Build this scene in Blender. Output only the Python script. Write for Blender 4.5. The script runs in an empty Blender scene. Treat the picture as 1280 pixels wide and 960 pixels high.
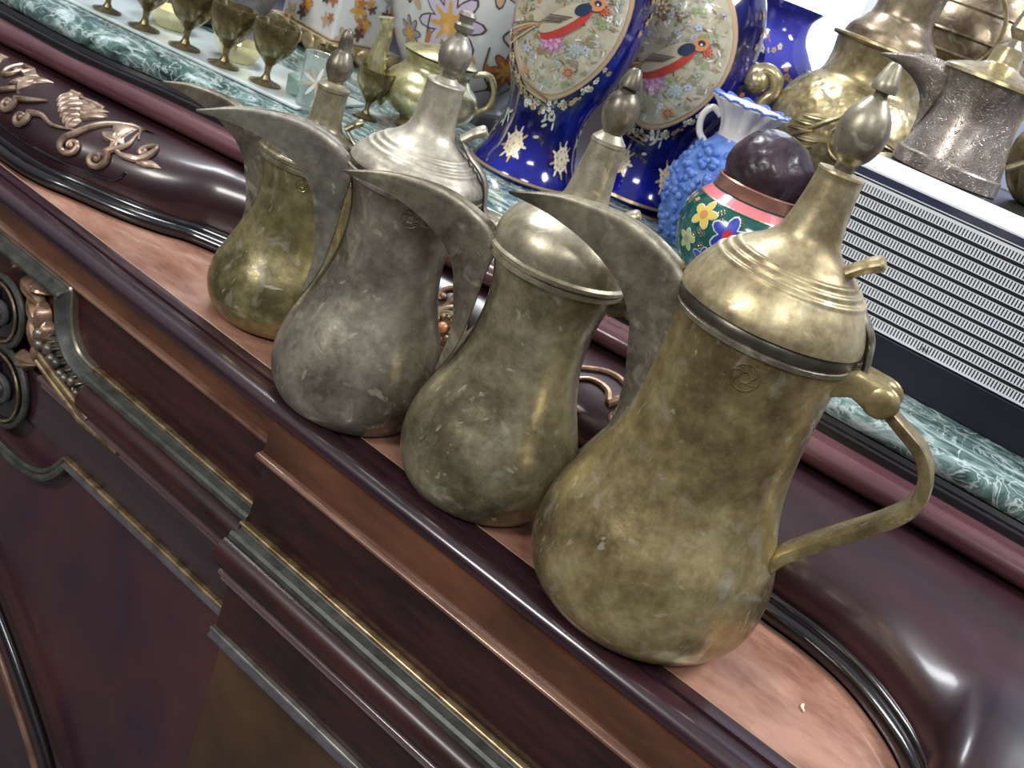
import bpy, bmesh, math, random
from mathutils import Vector, Matrix
random.seed(7)
PI = math.pi
C = bpy.context.scene.collection
S = bpy.context.scene

# ------------------------------------------------------------------ camera
cam = bpy.data.cameras.new('camera'); co = bpy.data.objects.new('camera', cam); C.objects.link(co)
RX, RY, RZ = Vector((.7547, .5641, .3350)), Vector((.4995, -.1630, -.8509)), Vector((-.4254, .8095, -.4048))
M = Matrix(((RX.x, -RY.x, -RZ.x, .1367), (RX.y, -RY.y, -RZ.y, -.5027), (RX.z, -RY.z, -RZ.z, .3335), (0, 0, 0, 1)))
co.matrix_world = M
cam.sensor_width = 36; cam.lens = 1240 / 1280 * 36
cam.clip_start = .01; cam.clip_end = 50
cam.dof.use_dof = True; cam.dof.focus_distance = .58; cam.dof.aperture_fstop = 20
S.camera = co
# ------------------------------------------------------------------ light
S.view_settings.view_transform = 'Standard'; S.view_settings.look = 'None'
S.view_settings.gamma = 1; S.view_settings.use_curve_mapping = False
S.view_settings.exposure = 0.0
w = bpy.data.worlds.new('world'); S.world = w; w.use_nodes = True
nt = w.node_tree; nt.nodes.clear()
out = nt.nodes.new('ShaderNodeOutputWorld'); bg = nt.nodes.new('ShaderNodeBackground')
tc = nt.nodes.new('ShaderNodeTexCoord'); sx = nt.nodes.new('ShaderNodeSeparateXYZ'); cr = nt.nodes.new('ShaderNodeValToRGB')
mr = nt.nodes.new('ShaderNodeMapRange'); mr.inputs['From Min'].default_value = -1
nt.links.new(tc.outputs['Generated'], sx.inputs[0]); nt.links.new(sx.outputs['Z'], mr.inputs['Value'])
nt.links.new(mr.outputs[0], cr.inputs[0]); nt.links.new(cr.outputs[0], bg.inputs[0]); nt.links.new(bg.outputs[0], out.inputs[0])
e = cr.color_ramp.elements
e[0].position = .36; e[0].color = (.022, .018, .018, 1)
e[1].position = 1.0; e[1].color = (.80, .84, .90, 1)
k = cr.color_ramp.elements.new(.5); k.color = (.13, .125, .135, 1)
k = cr.color_ramp.elements.new(.68); k.color = (.42, .43, .46, 1)
bg.inputs['Strength'].default_value = .60

def area(name, loc, target, sx_, sy_, power, col=(1, 1, 1)):
    l = bpy.data.lights.new(name, 'AREA'); l.shape = 'RECTANGLE'; l.size = sx_; l.size_y = sy_; l.energy = power; l.color = col
    o = bpy.data.objects.new(name, l); C.objects.link(o); o.location = loc
    o.rotation_euler = (Vector(target) - Vector(loc)).to_track_quat('-Z', 'Y').to_euler()
    return o
area('ceiling_or_fill_light', (-.95, .30, 1.35), (-.35, .1, 0), .7, .22, 17, (.93, .97, 1))
area('ceiling_or_fill_light', (.70, .50, 1.35), (.05, .1, 0), .7, .22, 20, (.93, .96, 1))
area('ceiling_or_fill_light', (-.60, -1.40, 1.10), (-.2, 0, 0), .40, .30, 16, (1, .98, .95))  # added front fill from the camera side, no lamp of the room
area('ceiling_or_fill_light', (.75, -1.1, 1.45), (.1, .2, .1), .5, .25, 11, (.96, .98, 1))  # second added front fill, brightens the radio grille

# ------------------------------------------------------------------ helpers
MATS = {}
def mat(name, color, rough=.5, metal=0., coat=0., color2=None, scale=20., detail=5., bump=0., bscale=60., stretch=None,
        lo=.35, hi=.65, rvar=0., color3=None, trans=0., coat_r=.10, emit=None, emit_s=0., ior=1.45):
    if name in MATS: return MATS[name]
    m = bpy.data.materials.new(name); m.use_nodes = True; n = m.node_tree; b = n.nodes['Principled BSDF']
    b.inputs['Base Color'].default_value = (*color, 1); b.inputs['Roughness'].default_value = rough
    b.inputs['Metallic'].default_value = metal; b.inputs['Coat Weight'].default_value = coat; b.inputs['Coat Roughness'].default_value = coat_r
    b.inputs['Transmission Weight'].default_value = trans; b.inputs['IOR'].default_value = ior
    if emit: b.inputs['Emission Color'].default_value = (*emit, 1); b.inputs['Emission Strength'].default_value = emit_s
    if color2 or bump or rvar:
        t = n.nodes.new('ShaderNodeTexCoord'); mp = n.nodes.new('ShaderNodeMapping'); n.links.new(t.outputs['Object'], mp.inputs[0])
        if stretch: mp.inputs['Scale'].default_value = stretch
        no = n.nodes.new('ShaderNodeTexNoise'); no.inputs['Scale'].default_value = scale; no.inputs['Detail'].default_value = detail
        no.inputs['Roughness'].default_value = .65; n.links.new(mp.outputs[0], no.inputs['Vector'])
        if color2:
            r = n.nodes.new('ShaderNodeValToRGB'); r.color_ramp.elements[0].position = lo; r.color_ramp.elements[1].position = hi
            r.color_ramp.elements[0].color = (*color, 1); r.color_ramp.elements[1].color = (*color2, 1)
            if color3:
                q = r.color_ramp.elements.new(min(.99, hi + .12)); q.color = (*color3, 1)
            n.links.new(no.outputs['Fac'], r.inputs[0]); n.links.new(r.outputs[0], b.inputs['Base Color'])
        if rvar:
            a = n.nodes.new('ShaderNodeMapRange'); a.inputs['From Min'].default_value = .3; a.inputs['From Max'].default_value = .7
            a.inputs['To Min'].default_value = max(.03, rough - rvar); a.inputs['To Max'].default_value = rough + rvar
            n.links.new(no.outputs['Fac'], a.inputs['Value']); n.links.new(a.outputs[0], b.inputs['Roughness'])
        if bump:
            n2 = n.nodes.new('ShaderNodeTexNoise'); n2.inputs['Scale'].default_value = bscale; n2.inputs['Detail'].default_value = 4
            n.links.new(mp.outputs[0], n2.inputs['Vector'])
            bp = n.nodes.new('ShaderNodeBump'); bp.inputs['Strength'].default_value = bump; bp.inputs['Distance'].default_value = .002
            n.links.new(n2.outputs['Fac'], bp.inputs['Height']); n.links.new(bp.outputs[0], b.inputs['Normal'])
    MATS[name] = m; return m

def old_brass(name, dark, base, light, rough=.36, seed=0., scratch=(.62, .58, .45)):
    """tarnished brass: mottled patina, wear patches and fine scratches"""
    if name in MATS: return MATS[name]
    m = bpy.data.materials.new(name); m.use_nodes = True; n = m.node_tree; N = n.nodes; L = n.links; b = N['Principled BSDF']
    b.inputs['Metallic'].default_value = .62
    t = N.new('ShaderNodeTexCoord'); mp = N.new('ShaderNodeMapping'); mp.inputs['Location'].default_value = (seed, seed * .7, seed * 1.3); L.new(t.outputs['Object'], mp.inputs[0])
    n1 = N.new('ShaderNodeTexNoise'); n1.inputs['Scale'].default_value = 19; n1.inputs['Detail'].default_value = 9; n1.inputs['Roughness'].default_value = .68; L.new(mp.outputs[0], n1.inputs['Vector'])
    r = N.new('ShaderNodeValToRGB'); r.color_ramp.elements[0].position = .37; r.color_ramp.elements[0].color = (*dark, 1)
    r.color_ramp.elements[1].position = .64; r.color_ramp.elements[1].color = (*light, 1); q = r.color_ramp.elements.new(.5); q.color = (*base, 1)
    L.new(n1.outputs['Fac'], r.inputs[0])
    # worn blotches
    n2 = N.new('ShaderNodeTexNoise'); n2.inputs['Scale'].default_value = 48; n2.inputs['Detail'].default_value = 8; n2.inputs['Distortion'].default_value = 1.2; L.new(mp.outputs[0], n2.inputs['Vector'])
    r2 = N.new('ShaderNodeValToRGB'); r2.color_ramp.elements[0].position = .57; r2.color_ramp.elements[0].color = (0, 0, 0, 1); r2.color_ramp.elements[1].position = .70; r2.color_ramp.elements[1].color = (.55, .55, .55, 1)
    L.new(n2.outputs['Fac'], r2.inputs[0])
    mx = N.new('ShaderNodeMix'); mx.data_type = 'RGBA'; L.new(r2.outputs[0], mx.inputs[0]); L.new(r.outputs[0], mx.inputs[6]); mx.inputs[7].default_value = (*scratch, 1)
    # scratches: thin lines of a stretched wave
    mp2 = N.new('ShaderNodeMapping'); mp2.inputs['Rotation'].default_value = (.4, .9, .3); mp2.inputs['Scale'].default_value = (30, 260, 90); L.new(mp.outputs[0], mp2.inputs[0])
    n3 = N.new('ShaderNodeTexNoise'); n3.inputs['Scale'].default_value = 1; n3.inputs['Detail'].default_value = 3; n3.inputs['Distortion'].default_value = .6; L.new(mp2.outputs[0], n3.inputs['Vector'])
    r3 = N.new('ShaderNodeValToRGB'); r3.color_ramp.elements[0].position = .655; r3.color_ramp.elements[0].color = (0, 0, 0, 1); r3.color_ramp.elements[1].position = .70; r3.color_ramp.elements[1].color = (.7, .7, .7, 1)
    L.new(n3.outputs['Fac'], r3.inputs[0])
    mx2 = N.new('ShaderNodeMix'); mx2.data_type = 'RGBA'; L.new(r3.outputs[0], mx2.inputs[0]); L.new(mx.outputs[2], mx2.inputs[6]); mx2.inputs[7].default_value = (*scratch, 1)
    n5 = N.new('ShaderNodeTexNoise'); n5.inputs['Scale'].default_value = 150; n5.inputs['Detail'].default_value = 8; n5.inputs['Roughness'].default_value = .7; L.new(mp.outputs[0], n5.inputs['Vector'])
    r5 = N.new('ShaderNodeValToRGB'); r5.color_ramp.elements[0].position = .36; r5.color_ramp.elements[0].color = (.62, .60, .56, 1); r5.color_ramp.elements[1].position = .62; r5.color_ramp.elements[1].color = (1.25, 1.25, 1.22, 1); L.new(n5.outputs['Fac'], r5.inputs[0])
    mx5 = N.new('ShaderNodeMix'); mx5.data_type = 'RGBA'; mx5.blend_type = 'MULTIPLY'; mx5.inputs[0].default_value = .5; L.new(mx2.outputs[2], mx5.inputs[6]); L.new(r5.outputs[0], mx5.inputs[7])
    L.new(mx5.outputs[2], b.inputs['Base Color'])
    a = N.new('ShaderNodeMapRange'); a.inputs['From Min'].default_value = .3; a.inputs['From Max'].default_value = .7; a.inputs['To Min'].default_value = rough + .10; a.inputs['To Max'].default_value = rough - .06
    L.new(n2.outputs['Fac'], a.inputs['Value']); L.new(a.outputs[0], b.inputs['Roughness'])
    n4 = N.new('ShaderNodeTexNoise'); n4.inputs['Scale'].default_value = 40; n4.inputs['Detail'].default_value = 9; L.new(mp.outputs[0], n4.inputs['Vector'])
    bp = N.new('ShaderNodeBump'); bp.inputs['Strength'].default_value = .34; bp.inputs['Distance'].default_value = .0020; L.new(n4.outputs['Fac'], bp.inputs['Height'])
    L.new(bp.outputs[0], b.inputs['Normal'])
    MATS[name] = m; return m

def tag(o, label, cat, group=None, kind=None):
    if label: o['label'] = label
    if cat: o['category'] = cat
    if group: o['group'] = group
    if kind: o['kind'] = kind
    return o
def empty(name, loc, label=None, cat=None, group=None, rz=0):
    o = bpy.data.objects.new(name, None); C.objects.link(o); o.location = loc; o.rotation_euler = (0, 0, rz); o.empty_display_size = .02
    return tag(o, label, cat, group)
def obj(name, bm, mats, parent=None, smooth=True, solid=0, sub=0, bevel=0, angle=40):
    me = bpy.data.meshes.new(name)
    bmesh.ops.recalc_face_normals(bm, faces=bm.faces)
    bm.to_mesh(me); bm.free()
    for m in (mats if isinstance(mats, (list, tuple)) else [mats]): me.materials.append(m)
    if smooth:
        me.shade_smooth() if hasattr(me, 'shade_smooth') else None
        try: me.set_sharp_from_angle(angle=math.radians(angle))
        except Exception: pass
    o = bpy.data.objects.new(name, me); C.objects.link(o)
    if parent: o.parent = parent
    if solid:
        s = o.modifiers.new('solid', 'SOLIDIFY'); s.thickness = solid; s.offset = 0
    if bevel:
        s = o.modifiers.new('bevel', 'BEVEL'); s.width = bevel; s.segments = 3; s.limit_method = 'ANGLE'
    if sub:
        s = o.modifiers.new('sub', 'SUBSURF'); s.levels = sub; s.render_levels = sub
    return o
def cat(pts, n=6, closed=False):
    """catmull-rom through tuples"""
    P = [Vector(p) for p in pts]; L = len(P); out = []
    for i in range(L if closed else L - 1):
        if closed: a, b, c, d = P[(i - 1) % L], P[i], P[(i + 1) % L], P[(i + 2) % L]
        else: b, c = P[i], P[i + 1]; a = P[i - 1] if i else b * 2 - c; d = P[i + 2] if i + 2 < L else c * 2 - b
        for j in range(n):
            t = j / n
            out.append(.5 * ((2 * b) + (c - a) * t + (2 * a - 5 * b + 4 * c - d) * t * t + (3 * b - a - 3 * c + d) * t ** 3))
    if not closed: out.append(P[-1])
    return out
def lathe(bm, prof, seg=64, o=(0, 0, 0), mod=None, mi=0, cap=True):
    """prof: (z, r) list; mod(theta, z, r) -> r"""
    rings = []
    for z, r in prof:
        if r < 1e-5: rings.append([bm.verts.new((o[0], o[1], o[2] + z))]); continue
        ring = []
        for i in range(seg):
            th = 2 * PI * i / seg; rr = mod(th, z, r) if mod else r
            ring.append(bm.verts.new((o[0] + rr * math.cos(th), o[1] + rr * math.sin(th), o[2] + z)))
        rings.append(ring)
    for a, b in zip(rings, rings[1:]):
        if len(a) == 1 and len(b) == 1: continue
        for i in range(seg):
            j = (i + 1) % seg
            if len(a) == 1: f = bm.faces.new((a[0], b[i], b[j]))
            elif len(b) == 1: f = bm.faces.new((a[i], a[j], b[0]))
            else: f = bm.faces.new((a[i], a[j], b[j], b[i]))
            f.material_index = mi
    if cap:
        for r_ in (rings[0], rings[-1]):
            if len(r_) > 1:
                try: bm.faces.new(r_).material_index = mi
                except Exception: pass
    return bm
def sm(prof, n=4): return [(v[0], max(0, v[1])) for v in cat([(a, b, 0) for a, b in prof], n)]
def tube(bm, pts, rad, seg=10, mi=0, closed=False, flat=None, up=None):
    """tube along pts, rad scalar/list, flat=(a,b) multiplies the section's two axes"""
    P = [Vector(p) for p in pts]; n = len(P)
    R_ = rad if isinstance(rad, (list, tuple)) else [rad] * n
    rings = []; prev = None
    for i, p in enumerate(P):
        t = (P[(i + 1) % n] - P[i - 1]) if closed else (P[min(i + 1, n - 1)] - P[max(i - 1, 0)])
        t.normalize()
        if up is not None: nx = Vector(up)
        elif prev is None: nx = Vector((0, 0, 1)) if abs(t.z) < .9 else Vector((1, 0, 0))
        else: nx = prev
        nx = (nx - t * nx.dot(t)); nx.normalize(); prev = nx; ny = t.cross(nx)
        fa, fb = flat if flat else (1, 1)
        rings.append([bm.verts.new(p + nx * math.cos(2 * PI * k / seg) * R_[i] * fa + ny * math.sin(2 * PI * k / seg) * R_[i] * fb) for k in range(seg)])
    m = n if closed else n - 1
    for i in range(m):
        a, b = rings[i], rings[(i + 1) % n]
        for k in range(seg):
            bm.faces.new((a[k], a[(k + 1) % seg], b[(k + 1) % seg], b[k])).material_index = mi
    if not closed:
        bm.faces.new(rings[0]).material_index = mi; bm.faces.new(rings[-1]).material_index = mi
    return bm
def box(bm, a, b, mi=0):
    x0, y0, z0 = a; x1, y1, z1 = b
    v = [bm.verts.new(p) for p in ((x0, y0, z0), (x1, y0, z0), (x1, y1, z0), (x0, y1, z0), (x0, y0, z1), (x1, y0, z1), (x1, y1, z1), (x0, y1, z1))]
    for f in ((0, 1, 2, 3), (4, 5, 6, 7), (0, 1, 5, 4), (1, 2, 6, 5), (2, 3, 7, 6), (3, 0, 4, 7)): bm.faces.new([v[i] for i in f]).material_index = mi
    return bm
def extr(bm, prof, x0, x1, mi=0):
    """closed (y,z) profile pushed along x"""
    a = [bm.verts.new((x0, y, z)) for y, z in prof]; b = [bm.verts.new((x1, y, z)) for y, z in prof]; n = len(prof)
    for i in range(n): bm.faces.new((a[i], a[(i + 1) % n], b[(i + 1) % n], b[i])).material_index = mi
    bm.faces.new(a).material_index = mi; bm.faces.new(b).material_index = mi
    return bm
def loft(bm, rows, mi=0, close_v=False):
    V = [[bm.verts.new(p) for p in r] for r in rows]; n = len(V)
    for i in range(n if close_v else n - 1):
        a, b = V[i], V[(i + 1) % n]
        for j in range(len(a) - 1): bm.faces.new((a[j], a[j + 1], b[j + 1], b[j])).material_index = mi
    return V
def arc(cy, cz, r, a0, a1, n=8, ry=None):
    return [(cy + (ry or r) * math.cos(math.radians(a0 + (a1 - a0) * i / n)), cz + r * math.sin(math.radians(a0 + (a1 - a0) * i / n))) for i in range(n + 1)]

# ------------------------------------------------------------------ materials
def wood_dark(): return mat('dark_mahogany', (.016, .007, .011), .28, coat=1.0, coat_r=.15, color2=(.042, .015, .022), scale=9, stretch=(1, 8, 8), bump=.05, bscale=30)
W_DARK = wood_dark()
W_RED = mat('red_mahogany', (.014, .005, .007), .36, coat=.2, coat_r=.2, color2=(.052, .015, .013), scale=10, stretch=(1, 7, 7), bump=.05, bscale=30)
W_BURL = mat('burl_veneer', (.050, .018, .010), .32, coat=.3, color2=(.200, .078, .038), scale=13, detail=9, stretch=(.5, 1.4, 1.4), lo=.32, hi=.72)
W_TOP = mat('light_burl_top', (.16, .060, .036), .26, coat=.6, coat_r=.10, color2=(.46, .25, .18), scale=17, detail=10, stretch=(.7, 1.6, 1), lo=.30, hi=.62)
W_BLACK = mat('ebonised_wood', (.006, .004, .006), .2, coat=.8)
W_BOMBE = mat('bombe_mahogany', (.010, .004, .007), .33, coat=.4, coat_r=.14, color2=(.040, .014, .018), scale=5, stretch=(1, 3, 3))
W_RIDGE = mat('ridge_mahogany', (.075, .025, .034), .24, coat=.8, coat_r=.12, color2=(.13, .050, .055), scale=6, stretch=(1, 3, 3))
W_PANEL = mat('flame_panel', (.040, .016, .030), .34, coat=.2, color2=(.105, .036, .028), scale=5, detail=4, stretch=(.8, 1, .45), lo=.38, hi=.66)
GILT = mat('rubbed_gilding', (.20, .13, .06), .34, metal=.7, color2=(.50, .37, .20), scale=60, lo=.4, hi=.6)
PATINA = mat('grey_green_patina', (.045, .048, .044), .42, metal=.2, color2=(.10, .10, .09), scale=70)
BRONZE = mat('carved_bronze', (.16, .085, .05), .33, metal=.55, color2=(.42, .27, .17), scale=55, bump=.15, bscale=120, coat=.3)
PINKBRONZE = mat('carved_rose_bronze', (.12, .070, .045), .34, metal=.4, color2=(.46, .33, .24), lo=.38, hi=.68, scale=45, bump=.12, bscale=120, coat=.3)

def marble():
    m = bpy.data.materials.new('green_marble'); m.use_nodes = True; n = m.node_tree; N = n.nodes; L = n.links; b = N['Principled BSDF']
    b.inputs['Roughness'].default_value = .13; b.inputs['Coat Weight'].default_value = .5
    t = N.new('ShaderNodeTexCoord')
    mp = N.new('ShaderNodeMapping'); mp.inputs['Rotation'].default_value = (0, .3, .5); mp.inputs['Scale'].default_value = (1, 3.2, 1.6); L.new(t.outputs['Object'], mp.inputs[0])
    n1 = N.new('ShaderNodeTexNoise'); n1.inputs['Scale'].default_value = 17; n1.inputs['Detail'].default_value = 10; n1.inputs['Roughness'].default_value = .72; n1.inputs['Distortion'].default_value = 1.6; L.new(mp.outputs[0], n1.inputs['Vector'])
    r = N.new('ShaderNodeValToRGB'); r.color_ramp.elements[0].position = .36; r.color_ramp.elements[0].color = (.012, .030, .026, 1); r.color_ramp.elements[1].position = .64; r.color_ramp.elements[1].color = (.50, .60, .58, 1)
    q = r.color_ramp.elements.new(.50); q.color = (.10, .17, .155, 1)
    L.new(n1.outputs['Fac'], r.inputs[0])
    n2 = N.new('ShaderNodeTexNoise'); n2.inputs['Scale'].default_value = 26; n2.inputs['Detail'].default_value = 5; n2.inputs['Distortion'].default_value = 2.5; L.new(t.outputs['Object'], n2.inputs['Vector'])
    ab = N.new('ShaderNodeMath'); ab.operation = 'SUBTRACT'; ab.inputs[1].default_value = .5; L.new(n2.outputs['Fac'], ab.inputs[0])
    a2 = N.new('ShaderNodeMath'); a2.operation = 'ABSOLUTE'; L.new(ab.outputs[0], a2.inputs[0])
    r2 = N.new('ShaderNodeValToRGB'); r2.color_ramp.elements[0].position = 0; r2.color_ramp.elements[0].color = (.8, .8, .8, 1); r2.color_ramp.elements[1].position = .022; r2.color_ramp.elements[1].color = (0, 0, 0, 1)
    L.new(a2.outputs[0], r2.inputs[0])
    mx = N.new('ShaderNodeMix'); mx.data_type = 'RGBA'; L.new(r2.outputs[0], mx.inputs[0]); L.new(r.outputs[0], mx.inputs[6]); mx.inputs[7].default_value = (.55, .63, .60, 1)
    L.new(mx.outputs[2], b.inputs['Base Color'])
    return m
MARBLE = marble()

# ------------------------------------------------------------------ the room
def struct(name, bm, m, smooth=False, **k): return tag(obj(name, bm, m, smooth=smooth, **k), None, None, kind='structure')
struct('floor', box(bmesh.new(), (-3, -2.5, -.80), (2.5, 1.2, -.75)), mat('stone_floor', (.10, .09, .085), .3, color2=(.16, .15, .14), scale=4))
WALLM = mat('lavender_plaster', (.42, .44, .62), .7, color2=(.48, .50, .66), scale=5)
wb = bmesh.new()
box(wb, (-3, 1.05, -.75), (-.56, 1.10, 1.6)); box(wb, (-.36, 1.05, -.75), (2.5, 1.10, 1.6)); box(wb, (-.56, 1.05, -.75), (-.36, 1.10, .26)); box(wb, (-.56, 1.05, .95), (-.36, 1.10, 1.6))
struct('wall_back', wb, WALLM)
fr = bmesh.new()
box(fr, (-.575, 1.035, .245), (-.345, 1.06, .262)); box(fr, (-.575, 1.035, .945), (-.345, 1.06, .965)); box(fr, (-.575, 1.035, .262), (-.558, 1.06, .945)); box(fr, (-.362, 1.035, .262), (-.345, 1.06, .945))
win = struct('window_1', fr, mat('white_frame', (.8, .82, .85), .4))
obj('window_pane', box(bmesh.new(), (-.558, 1.07, .262), (-.362, 1.075, .945)), mat('daylight_pane', (.8, .9, 1), .2, emit=(.72, .88, 1.0), emit_s=3.0), win, smooth=False)
struct('trim_1', box(bmesh.new(), (-3, 1.02, -.75), (2.5, 1.049, .235)), mat('dark_wainscot', (.045, .035, .035), .5, color2=(.10, .08, .085), scale=14, detail=8))

# ------------------------------------------------------------------ front sideboard
X0, XL, XR = -.252, -1.05, .62
side = empty('carved_sideboard', (0, 0, -.75), 'dark mahogany sideboard with stepped gilt mouldings, the brass coffee pots stand on it', 'sideboard')
def sp(name, bm, m, parent=side, **k):
    o = obj(name, bm, m, None, **k); o.parent = parent; o.matrix_parent_inverse = Matrix.Translation((0, 0, .75)) if parent is side else Matrix.Identity(4); return o
sp('top_surface', box(bmesh.new(), (XL, -.0285, -.022), (XR, .30, 0)), W_TOP, smooth=False)
# the rail: flush band, groove, raised half-round nosing
prof = [(-.0285, -.0092), (-.0285, .0012), (-.030, .0016), (-.0385, .0006), (-.0395, -.0030), (-.0420, -.0030), (-.0428, .0010), (-.046, .0022)] \
    + arc(-.0525, -.0055, .0073, 85, 180, 8, ry=.0082) + [(-.0607, -.0072), (-.0595, -.0084), (-.0585, -.0092)]
sp('top_rail', extr(bmesh.new(), prof, XL, XR), W_DARK, angle=25)
sp('rail_edging', tube(bmesh.new(), [(XL, -.0292, .0009), (XR, -.0292, .0009)], .0009, 8), mat('worn_edge', (.42, .28, .18), .3, metal=.3), smooth=True)
carc = bmesh.new(); box(carc, (XL, -.036, -.748), (X0, .30, -.0235)); box(carc, (X0, -.0475, -.748), (XR, .30, -.0235)); sp('carcass', carc, W_DARK, smooth=False)
def section(x0, x1, dy, right, db, dz):
    y = lambda v: v + dy
    end = .0015 if right else 0
    sp('burl_band', box(bmesh.new(), (x0, y(-.0500), -.0305 + db), (x1, y(-.03), -.0091 if right else -.0093)), W_BURL, smooth=False)
    bd = bmesh.new(); extr(bd, [(y(-.036), -.0305 + db), (y(-.0515), -.0305 + db)] + arc(y(-.0518), -.0330 + db, .0025, 90, 270, 8, ry=.0040) + [(y(-.036), -.0357 + db)], x0 - end, x1); sp('bead_moulding', bd, GILT if 0 else mat('brown_bead', (.12, .05, .03), .3, metal=.2, coat=.4, color2=(.30, .17, .11), scale=40, stretch=(.3, 1, 1)))
    sp('upper_frieze', box(bmesh.new(), (x0, y(-.0465), -.0868 + dz), (x1, y(-.034), -.0357 + db)), W_RED, smooth=False)
    # frame moulding pieces
    xa = x0 if right else -.455
    sp('gilt_edging', extr(bmesh.new(), [(y(-.040), -.0905 + dz), (y(-.0480), -.0868 + dz)] + arc(y(-.0508), -.0882 + dz, .0017, 120, 300, 6) + [(y(-.049), -.0905 + dz)], xa - end, x1), GILT)
    sp('patina_band', extr(bmesh.new(), [(y(-.040), -.0905 + dz), (y(-.0500), -.0898 + dz), (y(-.0515), -.0912 + dz), (y(-.0575), -.0925 + dz), (y(-.0595), -.0905 + dz), (y(-.0612), -.0925 + dz), (y(-.0612), -.0965 + dz), (y(-.040), -.0965 + dz)], xa, x1), PATINA, angle=20)
    sp('red_moulding', extr(bmesh.new(), [(y(-.040), -.0965 + dz), (y(-.0612), -.0960 + dz)] + arc(y(-.0600), -.1085 + dz, .0115, 95, 250, 12, ry=.0100) + [(y(-.0565), -.1215 + dz), (y(-.040), -.1215 + dz)], (x0 if right else -.445) - end, x1), W_RED)
    x2 = x0 if right else -.51
    pb = bmesh.new()
    extr(pb, [(y(-.040), -.1215 + dz), (y(-.0550), -.1215 + dz), (y(-.0555), -.1255 + dz)] + arc(y(-.0570), -.1285 + dz, .0030, 80, 270, 8, ry=.0036) + [(y(-.0545), -.1325 + dz), (y(-.0545), -.1345 + dz), (y(-.0560), -.1365 + dz), (y(-.040), -.1375 + dz)], x2 - end, x1)
    sp('lower_bead', pb, mat('plum_bead', (.075, .035, .04), .25, coat=.6, color2=(.15, .09, .09), scale=30, stretch=(.3, 1, 1)), angle=25)
    sp('lower_frieze', box(bmesh.new(), (x0, y(-.0480), -.1840 + dz), (x1, y(-.038), -.1370 + dz)), W_RED if right else W_DARK, smooth=False)
    x3 = x0 if right else -.470
    gb = bmesh.new(); extr(gb, [(y(-.040), -.1870 + dz), (y(-.0480), -.1840 + dz)] + arc(y(-.0508), -.1857 + dz, .0019, 120, 300, 6) + [(y(-.050), -.1875 + dz)], x3 - end, x1)
    sp('lower_gilt_edging', gb, GILT if not right else mat('dull_edging', (.16, .15, .14), .3, metal=.6, color2=(.34, .33, .30), scale=50))
    sp('bevel_band', extr(bmesh.new(), [(y(-.038), -.1870 + dz), (y(-.0500), -.1875 + dz), (y(-.0520), -.1900 + dz), (y(-.0530), -.1925 + dz), (y(-.0440), -.2010 + dz), (y(-.038), -.2015 + dz)], x3 - end, x1), mat('plum_grey_band', (.055, .048, .055), .35, coat=.4, color2=(.10, .09, .10), scale=60), angle=20)
section(XL, X0, 0, False, .0015, .003)
section(X0, XR, -.0125, True, -.0025, -.0055)
# recessed big panel
PB = mat('brown_panel', (.045, .022, .010), .38, coat=.2, color2=(.110, .055, .025), scale=7, detail=6, lo=.35, hi=.7)
sp('plum_panel', box(bmesh.new(), (XL, -.0400, -.50), (X0, -.034, -.1900)), W_PANEL, smooth=False)
sp('brown_panel', box(bmesh.new(), (X0 + .0004, -.0500, -.50), (XR, -.034, -.2050)), PB, smooth=False)
# slanting arch moulding at the lower left
aq = cat([(-.62, -.054, -.335), (-.55, -.054, -.372), (-.50, -.054, -.407), (-.45, -.054, -.448), (-.41, -.054, -.486), (-.38, -.054, -.53)], 6)
sp('arch_moulding', tube(bmesh.new(), aq, .0055, 10), W_BLACK)
sp('arch_edging', tube(bmesh.new(), [p + Vector((-.018, -.001, -.018)) for p in aq], .0035, 10), mat('brown_bead', (.12, .05, .03)))
# the ear of the left frame
def sweepXZ(bm, path, sec):
    """sec: (n, y) offsets; n along the path normal in the xz plane"""
    P = [Vector(p) for p in path]; rows = []
    for i, p in enumerate(P):
        t = (P[min(i + 1, len(P) - 1)] - P[max(i - 1, 0)]).normalized(); nn = Vector((t.z, 0, -t.x))
        rows.append([p + nn * a + Vector((0, b, 0)) for a, b in sec] )
    rows = [r + [r[0]] for r in rows]
    loft(bm, rows); bm.faces.new([v for v in bm.verts][:len(sec)]) if 0 else None
    bmesh.ops.remove_doubles(bm, verts=bm.verts, dist=1e-6)
    return bm
ear = cat([(-1.05, 0, -.0395), (-.7, 0, -.0395), (-.54, 0, -.0395), (-.505, 0, -.0395), (-.4985, 0, -.0405), (-.4960, 0, -.0450), (-.4930, 0, -.060), (-.4860, 0, -.075), (-.4740, 0, -.0850), (-.4600, 0, -.0880), (-.4530, 0, -.0882)], 5)
ear = [p + Vector((0, 0, .003)) for p in ear]
sp('ear_gilt_edging', sweepXZ(bmesh.new(), ear, [(-.0015, -.044), (-.0015, -.0515), (0, -.0530), (.0016, -.0520), (.0016, -.044)]), GILT if 0 else mat('ear_edge', (.14, .12, .09), .35, metal=.5, color2=(.26, .23, .17), scale=50), angle=25)
sp('ear_patina_band', sweepXZ(bmesh.new(), ear, [(.0012, -.044), (.0018, -.0520), (.0040, -.0535), (.0060, -.0580), (.0080, -.0605), (.0105, -.0600), (.0115, -.044)]), PATINA, angle=25)
# little red side of the moulding's end, then the concave lower frame line
cc = cat([(-.470, -.0508, -.1827), (-.480, -.0515, -.198), (-.496, -.0515, -.2125), (-.520, -.0515, -.2215), (-.555, -.0515, -.2240), (-.62, -.0515, -.2200)], 6)
sp('concave_edging', tube(bmesh.new(), cc, .0024, 8), PATINA)
sp('concave_band', tube(bmesh.new(), [p + Vector((.001, .002, -.0065)) for p in cc], .0042, 8), PATINA)

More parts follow.
